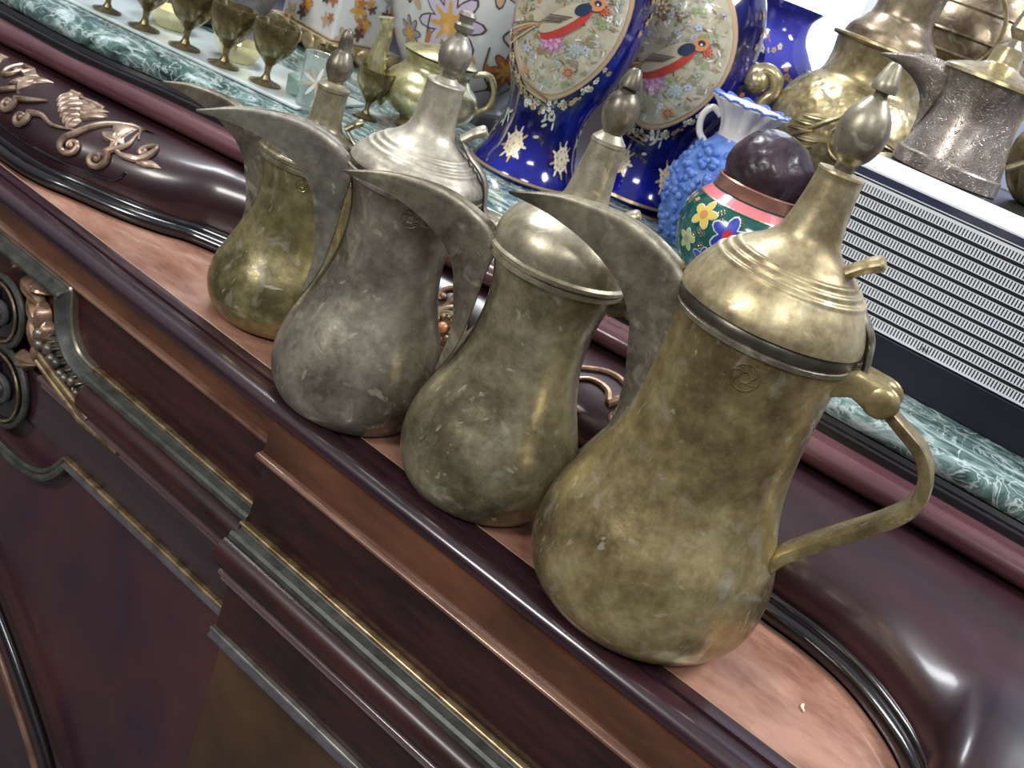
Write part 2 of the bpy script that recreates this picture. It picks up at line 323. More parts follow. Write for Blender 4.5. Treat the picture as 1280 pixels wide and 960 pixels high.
# ---- carving helper: everything in (u, v) on a surface function
def tube_on(bm, pts, rads, f, lift=.0015, seg=8):
    P = [Vector(f(u, v, lift + r * .3)) for (u, v), r in zip(pts, rads)]
    tube(bm, P, list(rads), seg)
def spiral(cx, cz, r0, turns, a0, dirn=1, n=40, rin=.12):
    """from the outside inwards"""
    o = []
    for i in range(n):
        t = i / (n - 1); a = a0 + dirn * turns * 2 * PI * t; r = r0 * (1 - t * (1 - rin)); o.append((cx + r * math.cos(a), cz + r * math.sin(a)))
    return o
def volute(bm, f, cx, cz, r0, turns, a0, dirn, w0, tail=None):
    w0 *= 1.22; p = spiral(cx, cz, r0, turns, a0, dirn); n = len(p)
    rr = [w0 * (1 - .55 * i / n) for i in range(n)]
    if tail:
        tl = [(v.x, v.y) for v in cat([(a, b, 0) for a, b in tail] + [(p[0][0], p[0][1], 0)], 8)][:-1]
        rr = [w0 * (.25 + .75 * i / len(tl)) for i in range(len(tl))] + rr; p = tl + p
    tube_on(bm, p, rr, f)
    c = Vector(f(cx, cz, w0 * .6)); bmesh.ops.create_uvsphere(bm, u_segments=12, v_segments=8, radius=r0 * .30, matrix=Matrix.Translation(c))
def leaf(bm, f, u, v, ang, L, W, h=.004, n=8, bend=0.):
    """raised pointed leaf"""
    rows = []
    for i in range(n + 1):
        t = i / n; wd = W * math.sin(PI * min(1, t ** .75)) * (1 - .15 * t); a = ang + bend * t
        cu, cv = u + L * t * math.cos(a), v + L * t * math.sin(a); row = []
        for k in range(-3, 4):
            s = k / 3; hh = h * (1 - abs(s) ** 1.6) * math.sin(PI * min(.97, .12 + t * .85)) + .0004
            if k == 0: hh *= .72
            row.append(f(cu - wd * s * math.sin(a), cv + wd * s * math.cos(a), hh))
        rows.append(row)
    loft(bm, rows)

# cartouche at the left of the front
fs = lambda u, v, h: (u, -.0480 - h, v)
def ring(bm, f, cx, cz, ra, rb, w, lift=.002, n=48):
    P = [f(cx + ra * math.cos(2 * PI * i / n), cz + rb * math.sin(2 * PI * i / n), lift) for i in range(n)]
    tube(bm, P, w, 8, closed=True)
def roundel(CX, CZ, ra, nm):
    bb = bmesh.new(); rows = []
    for i in range(9):
        t = i / 8; r = math.sin(t * PI / 2); rows.append([fs(CX + ra * r * math.cos(2 * PI * j / 48), CZ + ra * r * math.sin(2 * PI * j / 48), .010 * math.cos(t * PI / 2)) for j in range(49)])
    loft(bb, rows); bmesh.ops.remove_doubles(bb, verts=bb.verts, dist=1e-6); bo = sp(nm, bb, W_BLACK)
    rg = bmesh.new(); ring(rg, fs, CX, CZ, ra, ra, .0030, .004); sub('roundel_ring', rg, PATINA, bo)
    rg = bmesh.new(); ring(rg, fs, CX, CZ, ra * .86, ra * .86, .0012, .008); sub('roundel_ring', rg, GILT, bo)
    fb = lambda u, v, h: (u, -.0480 - h - .010 * max(0, 1 - ((u - CX) / (ra + .001)) ** 2 - ((v - CZ) / (ra + .001)) ** 2) ** .5, v)
    sc = bmesh.new(); volute(sc, fb, CX + ra * .25, CZ + ra * .05, ra * .36, 1.4, 2.2, -1, .0028, [(CX - ra * .4, CZ + ra * .3), (CX - ra * .1, CZ + ra * .62)])
    leaf(sc, fb, CX - ra * .1, CZ - ra * .45, .2, ra * .8, ra * .14, .006, bend=.7)
    sub('roundel_scroll', sc, PATINA, bo)
    return bo
def sub(name, bm, m, parent):
    o = obj(name, bm, m); o.parent = parent; o.matrix_parent_inverse = Matrix.Identity(4); return o
roundel(-.583, -.102, .030, 'upper_roundel'); boss = roundel(-.568, -.168, .036, 'lower_roundel')
lf = bmesh.new()
for (u, v, a, L, W) in ((-.565, -.062, .10, .040, .010), (-.552, -.072, -.25, .040, .010), (-.545, -.085, -.55, .042, .010), (-.548, -.060, .5, .022, .008), (-.535, -.066, -.9, .038, .009), (-.522, -.078, -1.1, .028, .008), (-.575, -.056, .9, .018, .007), (-.530, -.100, -.9, .026, .008)):
    leaf(lf, fs, u, v, a, L, W, .013, bend=-.4)
leaf(lf, fs, -.560, -.135, .3, .034, .010, .010); leaf(lf, fs, -.585, -.135, 2.6, .03, .010, .010)
sp('acanthus_leaves', lf, BRONZE)
fl = bmesh.new(); rn_ = random.Random(2)
for i in range(11):
    t = i / 10; u = -.525 + .074 * t; v = -.094 - .024 * t
    for s_ in (-1, 1): leaf(fl, fs, u, v + s_ * .002, -.35 + s_ * .8, .016 * (1.1 - .45 * t), .0052, .009)
    bmesh.ops.create_uvsphere(fl, u_segments=10, v_segments=7, radius=.0046 * (1.2 - .5 * t), matrix=Matrix.Translation(Vector(fs(u + rn_.uniform(-.003, .003), v + rn_.uniform(-.004, .004), .008))))
volute(fl, fs, -.520, -.100, .010, 1.2, 1, -1, .003)
sp('flower_garland', fl, mat('antique_pewter_gilt', (.10, .09, .075), .35, metal=.6, color2=(.30, .26, .21), scale=60))
rd = bmesh.new(); tube(rd, [fs(-.515, -.106, .010), fs(-.49, -.112, .010), fs(-.44, -.1235, .010)], [.0028, .0034, .0030], 10); tube(rd, [fs(-.515, -.1115, .012), fs(-.45, -.1290, .010), fs(-.40, -.1300, .008)], [.0020, .0036, .0030], 10)
sp('gilt_rod', rd, GILT)

# ------------------------------------------------------------------ marble-topped bombe cabinet
bomb = empty('bombe_cabinet', (-.2, .35, 0), 'glossy dark bombe cabinet with green marble slab, standing behind the row of pots', 'cabinet')
def bp_(name, bm, m, **k): o = obj(name, bm, m, None, **k); o.parent = bomb; o.matrix_parent_inverse = Matrix.Translation((.2, -.35, 0)); return o
def interp(tab):
    P = cat([(a, b_, 0) for a, b_ in tab], 12)
    def g(x):
        if x <= P[0].x: return P[0].y
        for a, b_ in zip(P, P[1:]):
            if a.x <= x <= b_.x: return a.y + (b_.y - a.y) * (x - a.x) / max(1e-9, b_.x - a.x)
        return P[-1].y
    return g
yb = interp([(-1.05, -.0275), (-.85, -.0275), (-.70, -.0275), (-.640, -.0262), (-.607, -.0195), (-.584, -.0085), (-.540, .0100), (-.510, .0290), (-.486, .048), (-.40, .078), (-.25, .090), (-.1, .092), (.0, .086), (.058, .0760), (.092, .0740), (.123, .0660), (.149, .0496), (.170, .0290), (.184, .004), (.192, -.020), (.25, -.0265), (.62, -.0265)])
yr = interp([(-1.05, .030), (-.90, .038), (-.784, .0300), (-.740, .0370), (-.640, .0570), (-.560, .0765), (-.520, .086), (-.40, .115), (-.276, .141), (-.132, .168), (.013, .176), (.176, .184), (.62, .190)])
ym = interp([(-1.05, .025), (-.90, .036), (-.70, .060), (-.60, .093), (-.50, .118), (-.40, .146), (-.15, .198), (.1, .216), (.3, .219), (.62, .222)])
XS = [-1.05 + (.62 + 1.05) * i / 220 for i in range(221)]
def body_pt(x, s, h=0):
    """s 0..1 from foot to ridge"""
    a = s * PI / 2; y = yb(x) + .014 + (yr(x) + .004 - yb(x) - .014) * (1 - math.cos(a)); z = .016 + .052 * math.sin(a)
    y -= .006 * math.sin(PI * s)
    return (x, y - h, z + h * .3 * s)
def body_uv(x, z, h=0):
    s = math.asin(max(0, min(1, (z - .016) / .052))) / (PI / 2); return body_pt(x, s, h)
bm = bmesh.new(); rows = [[body_pt(x, j / 16) for x in XS] for j in range(17)]
rows = [[(x, .86, .0006) for x in XS], [(x, yb(x) + .016, .0006) for x in XS]] + rows + [[(x, .86, .068) for x in XS]]
loft(bm, rows, close_v=True); bp_('body', bm, W_BOMBE, angle=60)
def follow(fn, prof, xs=XS):
    """prof: closed (dy,z) section following y=fn(x)"""
    b_ = bmesh.new(); loft(b_, [[(x, fn(x) + dy, z) for x in xs] for dy, z in prof], close_v=True); return b_
bp_('foot_moulding', follow(yb, [(.02, 0.0005), (.0030, .0005)] + arc(.0080, .0068, .0063, -90, -270, 10, ry=.0080)[1:] + [(.0095, .0133), (.0100, .0150), (.0125, .0165), (.0160, .0170), (.02, .0172)]), W_BLACK, angle=50)
bp_('ridge_moulding', follow(yr, [(.03, .066), (.006, .0655), (.0035, .0672)] + [(a, b_) for a, b_ in arc(.004, .0790, .0098, -80, -270, 12, ry=.0115)] + [(.008, .0885), (.03, .0885)]), W_RIDGE, angle=50)
bp_('stepped_cornice', follow(ym, [(.04, .086), (-.0150, .0860), (-.0150, .0884), (-.0125, .0890), (-.0120, .0912)] + arc(-.0085, .0928, .0022, 200, 90, 5, ry=.0035) + [(-.006, .0952), (-.004, .0985), (.04, .0985)]), W_BLACK, angle=25)
TZ = .118
bm = bmesh.new()
sec = [(.003, .0984), (-.002, .0990), (-.0050, .1020), (-.0058, .1060), (-.0045, .1105), (-.0018, .1135), (.002, .1148), (.0060, .1150), (.0068, .1164), (.0085, .1176), (.011, TZ)]
loft(bm, [[(x, ym(x) + dy, z) for x in XS] for dy, z in sec] + [[(x, .412, TZ) for x in XS], [(x, .412, .0984) for x in XS]], close_v=True)
bp_('marble_slab', bm, MARBLE, angle=35)
bp_('back_ledge', box(bmesh.new(), (-1.05, .4125, .0984), (.62, .86, TZ)), W_BLACK, smooth=False)

# carved appliques on the body
f = lambda u, v, h=0: body_uv(u + .006, min(.066, v * .95 + .0135), h)
cb = bmesh.new()
volute(cb, f, -.6080, .0285, .0095, 1.35, 2.2, 1, .0027, [(-.575, .050), (-.590, .0545), (-.607, .050)])
volute(cb, f, -.5850, .0265, .0088, 1.35, 1.2, -1, .0027, [(-.583, .053), (-.575, .045)])
volute(cb, f, -.5600, .0455, .0075, 1.2, -1.6, 1, .0026, [(-.590, .053), (-.582, .042), (-.572, .037)])
leaf(cb, f, -.560, .0370, .10, .022, .0040, .004)
leaf(cb, f, -.605, .052, .25, .030, .0050, .006, bend=-.9); leaf(cb, f, -.600, .046, -.1, .022, .0045, .006)
leaf(cb, f, -.597, .055, .4, .022, .005, .005)
for i in range(6):
    t = i / 5; u = -.668 + .040 * t; v = .060 - .012 * t
    for s in (-1, 1): leaf(cb, f, u, v, -.3 + s * .7, .013, .0042, .006)
volute(cb, f, -.668, .0285, .0080, 1.3, 1.0, -1, .0026, [(-.615, .040), (-.635, .036), (-.652, .038)])
volute(cb, f, -.692, .0320, .0075, 1.3, 1.0, -1, .0026, [(-.665, .047), (-.672, .044)])
tube_on(cb, [(v.x, v.y) for v in cat([(-.70, .044, 0), (-.715, .036, 0), (-.735, .040, 0), (-.76, .034, 0)], 6)], [.0026] * 19, f)
volute(cb, f, -.664, .0670 - .003, .0080, 1.2, -1, 1, .0028); volute(cb, f, -.635, .0600, .0065, 1.2, 2.5, -1, .0024, [(-.662, .062), (-.650, .0655)])
volute(cb, f, -.725, .052, .009, 1.3, 0, 1, .0028); volute(cb, f, -.745, .030, .008, 1.3, 2, -1, .0026)
for a in (0, 1, 2, 3, 4, 5): leaf(cb, f, -.705, .055, a * 1.05, .014, .005, .006)
for a in (0, 1.3, 2.6, 3.9, 5.2): leaf(cb, f, -.76, .048, a, .018, .006, .006)
volute(cb, f, -.79, .040, .010, 1.3, 1, 1, .0028)
bp_('left_carving', cb, PINKBRONZE)
f = body_uv
pmx = cat([(-1.0, .024, 0), (-.80, .024, 0), (-.66, .0245, 0), (-.60, .025, 0), (-.566, .0265, 0), (-.556, .0320, 0), (-.553, .0380, 0)], 8)
pm_ = bmesh.new(); tube(pm_, [body_uv(v.x, v.y, .0006) for v in pmx], .0014, 8); bp_('panel_moulding', pm_, W_BLACK)
# rosette with an amber stone
fr_ = lambda u, v, h: body_uv(u, v, h)
rx, rz = -.252, .041
rs = bmesh.new()
for rr, ww, lf_ in ((.0148, .0022, .005), (.0118, .0010, .008), (.0098, .0012, .009)):
    tube(rs, [fr_(rx + rr * math.cos(2 * PI * i / 40), rz + rr * math.sin(2 * PI * i / 40), lf_) for i in range(40)], ww, 8, closed=True)
bmesh.ops.create_cone(rs, cap_ends=True, segments=32, radius1=.0145, radius2=.012, depth=.008, matrix=Matrix.Translation(Vector(fr_(rx, rz, .003))) @ Matrix.Rotation(PI / 2 * .85, 4, 'X'))
for i in range(12):
    a = 2 * PI * i / 12; bmesh.ops.create_uvsphere(rs, u_segments=8, v_segments=6, radius=.0019, matrix=Matrix.Translation(Vector(fr_(rx + .0083 * math.cos(a), rz + .0083 * math.sin(a), .010))))
ros = bp_('rosette', rs, mat('rosette_gilt', (.20, .14, .08), .32, metal=.5, color2=(.55, .44, .30), scale=90))
st = bmesh.new(); bmesh.ops.create_uvsphere(st, u_segments=20, v_segments=12, radius=.0048, matrix=Matrix.Translation(Vector(fr_(rx, rz, .009))))
so = obj('amber_stone', st, mat('amber', (.62, .28, .12), .25, coat=.6)); so.parent = ros
cs = bmesh.new()
volute(cs, f, -.272, .057, .010, 1.0, -1.2, 1, .0022, [(-.30, .052), (-.285, .045)])
tube_on(cs, [(-.262, .020), (-.245, .024), (-.225, .035), (-.215, .050)], [.002, .003, .003, .001], f)
leaf(cs, f, -.268, .022, 3.6, .02, .006, .006); leaf(cs, f, -.235, .024, -.3, .02, .006, .006)
bp_('middle_carving', cs, BRONZE); cs = bmesh.new()
for s in (1,):
    volute(cs, f, -.100, .050, .010, 1.0, 2.8, -1, .0030, [(-.150, .050), (-.135, .058), (-.118, .058)])
    tube_on(cs, [(v.x, v.y) for v in cat([(-.155, .058, 0), (-.13, .064, 0), (-.105, .062, 0), (-.088, .052, 0), (-.085, .044, 0)], 6)], [.0016 + .0012 * math.sin(PI * i / 24) for i in range(25)], f)
    volute(cs, f, -.128, .030, .009, 1.2, 1.2, 1, .0026, [(-.15, .040), (-.14, .042)])
bp_('right_carving', cs, BRONZE)

def radf(prof):
    def R(z):
        for a, b_ in zip(prof, prof[1:]):
            if a[0] <= z <= b_[0] and b_[0] > a[0]: return a[1] + (b_[1] - a[1]) * (z - a[0]) / (b_[0] - a[0])
        return prof[-1][1]
    return R
# ------------------------------------------------------------------ brass coffee pots
def spout_mesh(sr, sz, lift=0., wscale=1.):
    K = [(.054, .086), (.0535, .100), (.0530, .116), (.0560, .135), (.0610, .152), (.0670, .168), (.0800, .1835), (.1030, .1965), (.1290, .2035), (.1525, .2055)]
    U = [(.0535, .0862, .0005), (.0485, .104, .0055), (.0460, .122, .0085), (.0450, .145, .0100), (.0450, .172, .0110), (.0450, .1965, .0095), (.0600, .2095, .0066), (.0880, .2180, .0042), (.1230, .2160, .0022), (.1528, .2062, .0004)]
    kk = cat([(a, 0, c) for a, c in K], 6); uu = cat([(a, c, b_) for a, b_, c in U], 6)
    bm = bmesh.new()
    def P(v, s): return (-v.x * sr, s * v.y * wscale, v.z * sz + lift * max(0, v.x - .048) / .10)
    NR = 4
    for s in (1, -1):
        rows = []
        for a, b_ in zip(kk, uu):
            row = []
            for j in range(NR + 1):
                t = j / NR; v = a.lerp(b_, t); y = b_.y * t ** .9; row.append(P(Vector((v.x, y, v.z)), s))
            rows.append(row)
        loft(bm, rows)
    bmesh.ops.remove_doubles(bm, verts=bm.verts, dist=1e-5)
    return bm
def dallah(label, loc, az, body, lid, finial, sr, sz, m_body, m_lid, m_spout, hk, lean=(0, 0), dark_rim=True, hoff=-.2, stamp=.0, lift=0., hbar=None, hlow=0.):
    t = empty('brass_coffee_pot', loc, label, 'coffee pot', 'brass coffee pots in a row on the sideboard', math.radians(az)); t.rotation_euler = (lean[0], lean[1], math.radians(az))
    dent = lambda th, z, r: r * (1 + .008 * math.sin(2 * th + 30 * z) + .005 * math.sin(3 * th + 1 + 50 * z))
    rt = body[-1]
    obj('body', lathe(bmesh.new(), [(0.0006, 0)] + sm(body, 6) + [(rt[0], rt[1] - .002), (rt[0] - .006, rt[1] - .010), (rt[0] - .008, 0)], 96, mod=dent), m_body, t, angle=60)
    # dark rim band between body and lid
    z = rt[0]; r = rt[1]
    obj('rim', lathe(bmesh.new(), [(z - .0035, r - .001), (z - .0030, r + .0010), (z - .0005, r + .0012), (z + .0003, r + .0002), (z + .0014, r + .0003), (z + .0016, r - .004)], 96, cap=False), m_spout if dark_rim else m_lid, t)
    if dark_rim: obj('seam_band', lathe(bmesh.new(), [(z + .0010, r - .004), (z + .0012, r + .0012), (z + .0030, r + .0018), (z + .0060, r + .0016), (z + .0075, r + .0004), (z + .0078, r - .006)], 96, cap=False), mat('dark_rim_brass', (.060, .052, .040), .35, metal=.6, color2=(.12, .11, .085), scale=60), t)
    l = obj('lid', lathe(bmesh.new(), lid, 96), m_lid, t, angle=35)
    obj('finial', lathe(bmesh.new(), sm(finial[0], 4) + finial[1], 40), m_spout, l, angle=35)
    obj('spout', spout_mesh(sr, sz, lift), m_spout, t, solid=.0014, angle=60)
    # handle
    s = hk
    hp = cat([(.040 * s, 0, .181 * s), (.052 * s, 0, .190 * s), (.066 * s, 0, .191 * s), (.072 * s, 0, .183 * s), (.082 * s, 0, .178 * s), (.098 * s, 0, .170 * s), (.107 * s, 0, .157 * s), (.108 * s, 0, .143 * s), (.100 * s, 0, .128 * s), (.084 * s, 0, .108 * s - hlow * .5), (.066 * s + hlow * .2, 0, .084 * s - hlow * .9), (.0585 * s + hlow * .3, 0, .0665 * s - hlow)], 5)
    bm = bmesh.new(); tube(bm, hp, [(.0062 if 8 < i < 20 else .0070 + .0015 * math.sin(PI * max(0, i - 20) / 35)) * s for i in range(len(hp))], 12, flat=(.28, 1), up=None) if 0 else None
    rows = []
    for i, p in enumerate(hp):
        tt = (hp[min(i + 1, len(hp) - 1)] - hp[max(i - 1, 0)]).normalized(); nn = Vector((-tt.z, 0, tt.x))
        wd = (.0075 + .0035 * min(1, max(0, (i - 18) / 14))) * s; th = (.0032 + .0008 * min(1, max(0, (i - 18) / 14))) * s
        row = []
        for kx in range(12):
            a = 2 * PI * kx / 12; cx_, cy_ = math.cos(a), math.sin(a)
            sgn = lambda q: (abs(q) ** .5) * (1 if q > 0 else -1)
            row.append(p + Vector((0, 1, 0)) * wd * sgn(cx_) + nn * th * sgn(cy_))
        rows.append(row + [row[0]])
    loft(bm, rows); bmesh.ops.remove_doubles(bm, verts=bm.verts, dist=1e-6)
    obj('handle', bm, m_body, t, angle=50).rotation_euler = (0, 0, hoff if hbar is None else hbar)
    hb = bmesh.new()
    tube(hb, [(.043 * s, -.0085 * s, .182 * s), (.054 * s, -.0085 * s, .189 * s), (.068 * s, -.0085 * s, .1865 * s)], [.0062 * s, .0075 * s, .0090 * s], 14, flat=(1, .35), up=(0, 0, 1))
    tube(hb, [(.043 * s, .0085 * s, .182 * s), (.054 * s, .0085 * s, .189 * s), (.068 * s, .0085 * s, .1865 * s)], [.0062 * s, .0075 * s, .0090 * s], 14, flat=(1, .35), up=(0, 0, 1))
    for q_ in (-1, 1): bmesh.ops.create_uvsphere(hb, u_segments=20, v_segments=12, radius=.0098 * s, matrix=Matrix.Translation((.0685 * s, q_ * .0085 * s, .1862 * s)) @ Matrix.Diagonal((1, .40, .92, 1)))
    tube(hb, [(.067 * s, -.0115 * s, .1865 * s), (.067 * s, .0115 * s, .1865 * s)], .0028 * s, 10)
    obj('hinge_bracket', hb, m_body, t).rotation_euler = (0, 0, hoff)
    # strap over the lid and thumb lever
    dz = (rt[0] - .197 * s)
    st_ = bmesh.new()
    sp_ = [(.0235 * s, 0, .2400 * s + dz), (.0330 * s, 0, .2300 * s + dz), (.0425 * s, 0, .2235 * s + dz), (.0500 * s, 0, .2150 * s + dz), (.0535 * s, 0, .2050 * s + dz), (.0560 * s, 0, .1960 * s + dz), (.0620 * s, 0, .1890 * s + dz)]
    tube(st_, cat(sp_, 5), .0056 * s, 10, flat=(1, .38), up=(0, 1, 0)); obj('lid_strap', st_, m_spout, l).rotation_euler = (0, 0, hoff)
    lv = bmesh.new(); tube(lv, cat([(.0235 * s, 0, .2395 * s + dz), (.031 * s, 0, .2470 * s + dz), (.0385 * s, 0, .2525 * s + dz)], 5), [.0060 * s] * 6 + [.0070 * s] * 4 + [.0052 * s], 12, flat=(1, .62), up=(0, 1, 0)); obj('thumb_lever', lv, m_lid, l).rotation_euler = (0, 0, hoff)
    if stamp:
        ca_ = math.atan2(-.5027 - loc[1], .1367 - loc[0]) - math.radians(az) + stamp; zs = rt[0] * .925; Rb = radf(body); sb_ = bmesh.new()
        fz = lambda u, v: ((Rb(zs + v) * 1.004 + .0002) * math.cos(ca_ + u / Rb(zs)), (Rb(zs + v) * 1.004 + .0002) * math.sin(ca_ + u / Rb(zs)), zs + v)
        sc_ = rt[0] / .197
        for rr_ in (.0072, .0030): tube(sb_, [fz(rr_ * sc_ * math.cos(q), rr_ * sc_ * math.sin(q)) for q in [2 * PI * i / 28 for i in range(28)]], .00042, 6, closed=True)
        for k_ in range(6): a_ = k_ * PI / 3; tube(sb_, [fz(sc_ * (.0030 + .0040 * j / 5) * math.cos(a_ + j * .16), sc_ * (.0030 + .0040 * j / 5) * math.sin(a_ + j * .16)) for j in range(6)], .00038, 6)
        obj('flower_stamp', sb_, m_body, t)
    return t

B4 = old_brass('brass_olive_gold', (.17, .125, .060), (.36, .285, .135), (.58, .48, .25), .29, 1.0)
B4L = old_brass('brass_lid_gold', (.24, .185, .10), (.46, .38, .22), (.64, .55, .35), .38, 3.0)
B4S = old_brass('brass_spout_dark', (.11, .095, .07), (.25, .22, .165), (.40, .36, .26), .36, 5.0)
B3 = old_brass('brass_grey_olive', (.15, .125, .075), (.32, .28, .175), (.50, .45, .30), .31, 7.0)
B3L = old_brass('brass_lid_olive', (.24, .205, .14), (.42, .37, .265), (.60, .54, .41), .36, 8.0)
B2 = old_brass('brass_pewter_grey', (.12, .105, .080), (.28, .25, .195), (.45, .415, .33), .31, 11.0)
B2L = old_brass('brass_lid_pale', (.27, .24, .19), (.42, .38, .31), (.56, .52, .43), .47, 13.0)
B2S = old_brass('brass_spout_grey', (.13, .12, .10), (.27, .25, .21), (.40, .38, .32), .38, 15.0)
B1 = old_brass('brass_yellow_grey', (.15, .125, .055), (.34, .29, .14), (.55, .48, .26), .28, 17.0)

def grooves(a, b_, n, depth=.0006):
    """n little ribs between two (z, r) points"""
    o = []
    for i in range(n * 8 + 1):
        t = i / (n * 8); s = .5 - .5 * math.cos(2 * PI * n * t); z = a[0] + (b_[0] - a[0]) * t; r = a[1] + (b_[1] - a[1]) * t
        o.append((z + depth * s, r + depth * s * .6))
    return o
lid4 = [(.2000, .040), (.2000, .0500), (.2004, .0508)] + sm([(.2012, .0508), (.2050, .0503), (.2100, .0485), (.2160, .0455), (.2200, .0430)], 4) + grooves((.2215, .0420), (.2320, .0305), 3, .0010) + sm([(.2340, .0280), (.2385, .0215), (.2440, .0170), (.2500, .0150), (.2620, .0130), (.2770, .0116)], 5) + [(.2780, .0121), (.2792, .0118), (.2795, .0090), (.2798, .005), (.2798, 0)]
fin4 = ([(.2796, .0048), (.2840, .0052), (.2880, .0090), (.2950, .0120), (.3020, .0124), (.3090, .0102), (.3150, .0058), (.3180, .0032)], [(.3195, .0034), (.3200, .0062), (.3235, .0064), (.3245, .0058), (.3325, .0032), (.3335, .0022), (.3338, 0)])
body4 = [(.0006, .046), (.002, .0505), (.006, .0570), (.015, .0650), (.028, .0700), (.042, .0705), (.056, .0688), (.070, .0645), (.083, .0590), (.096, .0545), (.112, .0507), (.130, .0484), (.150, .0474), (.170, .0472), (.183, .0476), (.1925, .0484)]
dallah('largest olive-gold brass coffee pot nearest the camera, its whole curved handle showing', (.000, .000, 0), 22, body4, lid4, fin4, 1.0, 1.0, B4, B4L, B4S, 1.0, hoff=-.22, stamp=.05)

lid3 = [(.1645, .034), (.1645, .0432), (.1655, .0446), (.1675, .0446), (.1685, .0436)] + sm([(.1690, .0430), (.1750, .0432), (.1820, .0415), (.1885, .0370), (.1935, .0300), (.1980, .0215), (.2030, .0155), (.2090, .0132), (.2180, .0120), (.2400, .0096)], 5) + [(.2402, .0103), (.2425, .0100), (.2440, .0084), (.2465, .0062), (.2468, 0)]
fin3 = ([(.2465, .0052), (.2490, .0070), (.2545, .0095), (.2600, .0100), (.2660, .0085), (.2705, .0052), (.2720, .0040)], [(.2728, .0042), (.2732, .0068), (.2760, .0064), (.2825, .0032), (.2835, .0022), (.2838, 0)])
body3 = [(.0006, .040), (.002, .0440), (.006, .0490), (.015, .0540), (.028, .0568), (.041, .0566), (.053, .0540), (.066, .0490), (.080, .0432), (.095, .0385), (.110, .0355), (.126, .0345), (.142, .0358), (.156, .0390), (.1635, .0418)]
dallah('grey-olive brass coffee pot with smooth domed lid, standing next to the largest pot', (-.1285, .0035, 0), 34, body3, lid3, fin3, .90, .845, B3, B3L, B4S, .84, dark_rim=False, hlow=.016)

lid2 = [(.1675, .034), (.1675, .0440), (.1688, .0452), (.1700, .0446)] + sm([(.1705, .0440), (.1745, .0436), (.1790, .0412), (.1820, .0380)], 4) + grooves((.1830, .0370), (.1920, .0255), 3, .0009) + sm([(.1935, .0235), (.1975, .0185), (.2020, .0152), (.2080, .0134), (.2180, .0124), (.2300, .0120)], 5) + [(.2310, .0125), (.2320, .0121), (.2322, .0080), (.2350, .0055), (.2352, 0)]
fin2 = ([(.2350, .0040), (.2370, .0050), (.2410, .0085), (.2470, .0100), (.2530, .0092), (.2580, .0062), (.2610, .0036)], [(.2620, .0036), (.2635, .0058), (.2665, .0062), (.2680, .0044), (.2700, .0044), (.2725, .0056), (.2745, .0044), (.2755, 0)])
body2 = [(.0006, .042), (.002, .0460), (.006, .0505), (.015, .0555), (.028, .0580), (.041, .0568), (.053, .0538), (.066, .0488), (.080, .0432), (.095, .0382), (.110, .0352), (.126, .0342), (.142, .0355), (.156, .0392), (.1665, .0428)]
dallah('pewter-grey brass coffee pot with pale ribbed conical lid, beside the smallest pot', (-.2425, -.0055, 0), 45, body2, lid2, fin2, .90, .855, B2, B2L, B2S, .84, stamp=.1, lift=-.006, hlow=.010)

lid1 = [(.1322, .033), (.1322, .0412), (.1332, .0422), (.1352, .0422), (.1360, .0412)] + sm([(.1365, .0408), (.1410, .0402), (.1460, .0365), (.1500, .0290), (.1530, .0205), (.1565, .0145), (.1620, .0120), (.1700, .0112), (.1835, .0110)], 5) + [(.1840, .0118), (.1862, .0116), (.1870, .0092), (.1895, .0070), (.1897, 0)]
fin1 = ([(.1895, .0055), (.1925, .0070), (.1970, .0090), (.2025, .0094), (.2080, .0072), (.2120, .0048)], [(.2135, .0046), (.2200, .0046), (.2240, .0038), (.2262, .0024), (.2266, 0)])
body1 = [(.0006, .039), (.002, .0430), (.005, .0470), (.012, .0515), (.023, .0545), (.034, .0535), (.044, .0505), (.055, .0455), (.066, .0410), (.078, .0375), (.090, .0355), (.103, .0350), (.116, .0365), (.1312, .0400)]
dallah('smallest yellowish brass coffee pot with narrow neck, farthest left in the row', (-.3625, .0295, 0), 50, body1, lid1, fin1, .73, .70, B1, B3, B4S, .68, dark_rim=False, stamp=-.1, lift=.011)

# rice grain on the wood
g = bmesh.new(); tube(g, cat([(-.0035, .001, .0011), (0, -.0004, .0013), (.0035, .001, .0011)], 4), [.0004, .0007, .0010, .0011, .0011, .0010, .0009, .0006, .0003], 8)
go = obj('rice_grain', g, mat('rice', (.75, .68, .45), .5)); go.location = (.113, .022, 0); go.rotation_euler = (0, 0, -1.2); tag(go, 'tiny pale grain of rice on the light wood beside the largest pot', 'rice grain')

# ------------------------------------------------------------------ silver radio
rad = empty('radio', (.12, .29, TZ), 'black and silver radio with slotted grille on the marble, right of the pots', 'radio')
def rp(name, bm, m, parent=rad, **k): o = obj(name, bm, m, None, **k); o.parent = parent; o.matrix_parent_inverse = Matrix.Translation((-.12, -.29, -TZ)) if parent is rad else Matrix.Identity(4); return o
BLK = mat('black_plastic', (.012, .014, .018), .28, coat=.3); BLK2 = mat('navy_black_plastic', (.012, .015, .024), .35)
SIL = mat('silver_plastic', (.86, .88, .93), .38, metal=.0); DRK = mat('slot_black', (.006, .007, .012), .5)
XA, XB = -.070, .330
rb = bmesh.new(); box(rb, (XA, .298, TZ + .004), (XB, .475, .2700)); box(rb, (XA, .293, TZ + .004), (XB, .298, .2580)); rp('case', rb, BLK, smooth=False, bevel=.002)
rp('front_base', box(bmesh.new(), (XA, .2885, TZ + .0005), (XB, .2935, .1500)), BLK2, smooth=False, bevel=.001)
tp = bmesh.new(); extr(tp, [(.2885, .2580), (.2885, .2595), (.2935, .2685), (.2980, .2700), (.2980, .2580)], XA, XB); rp('top_cover', tp, SIL, smooth=False)
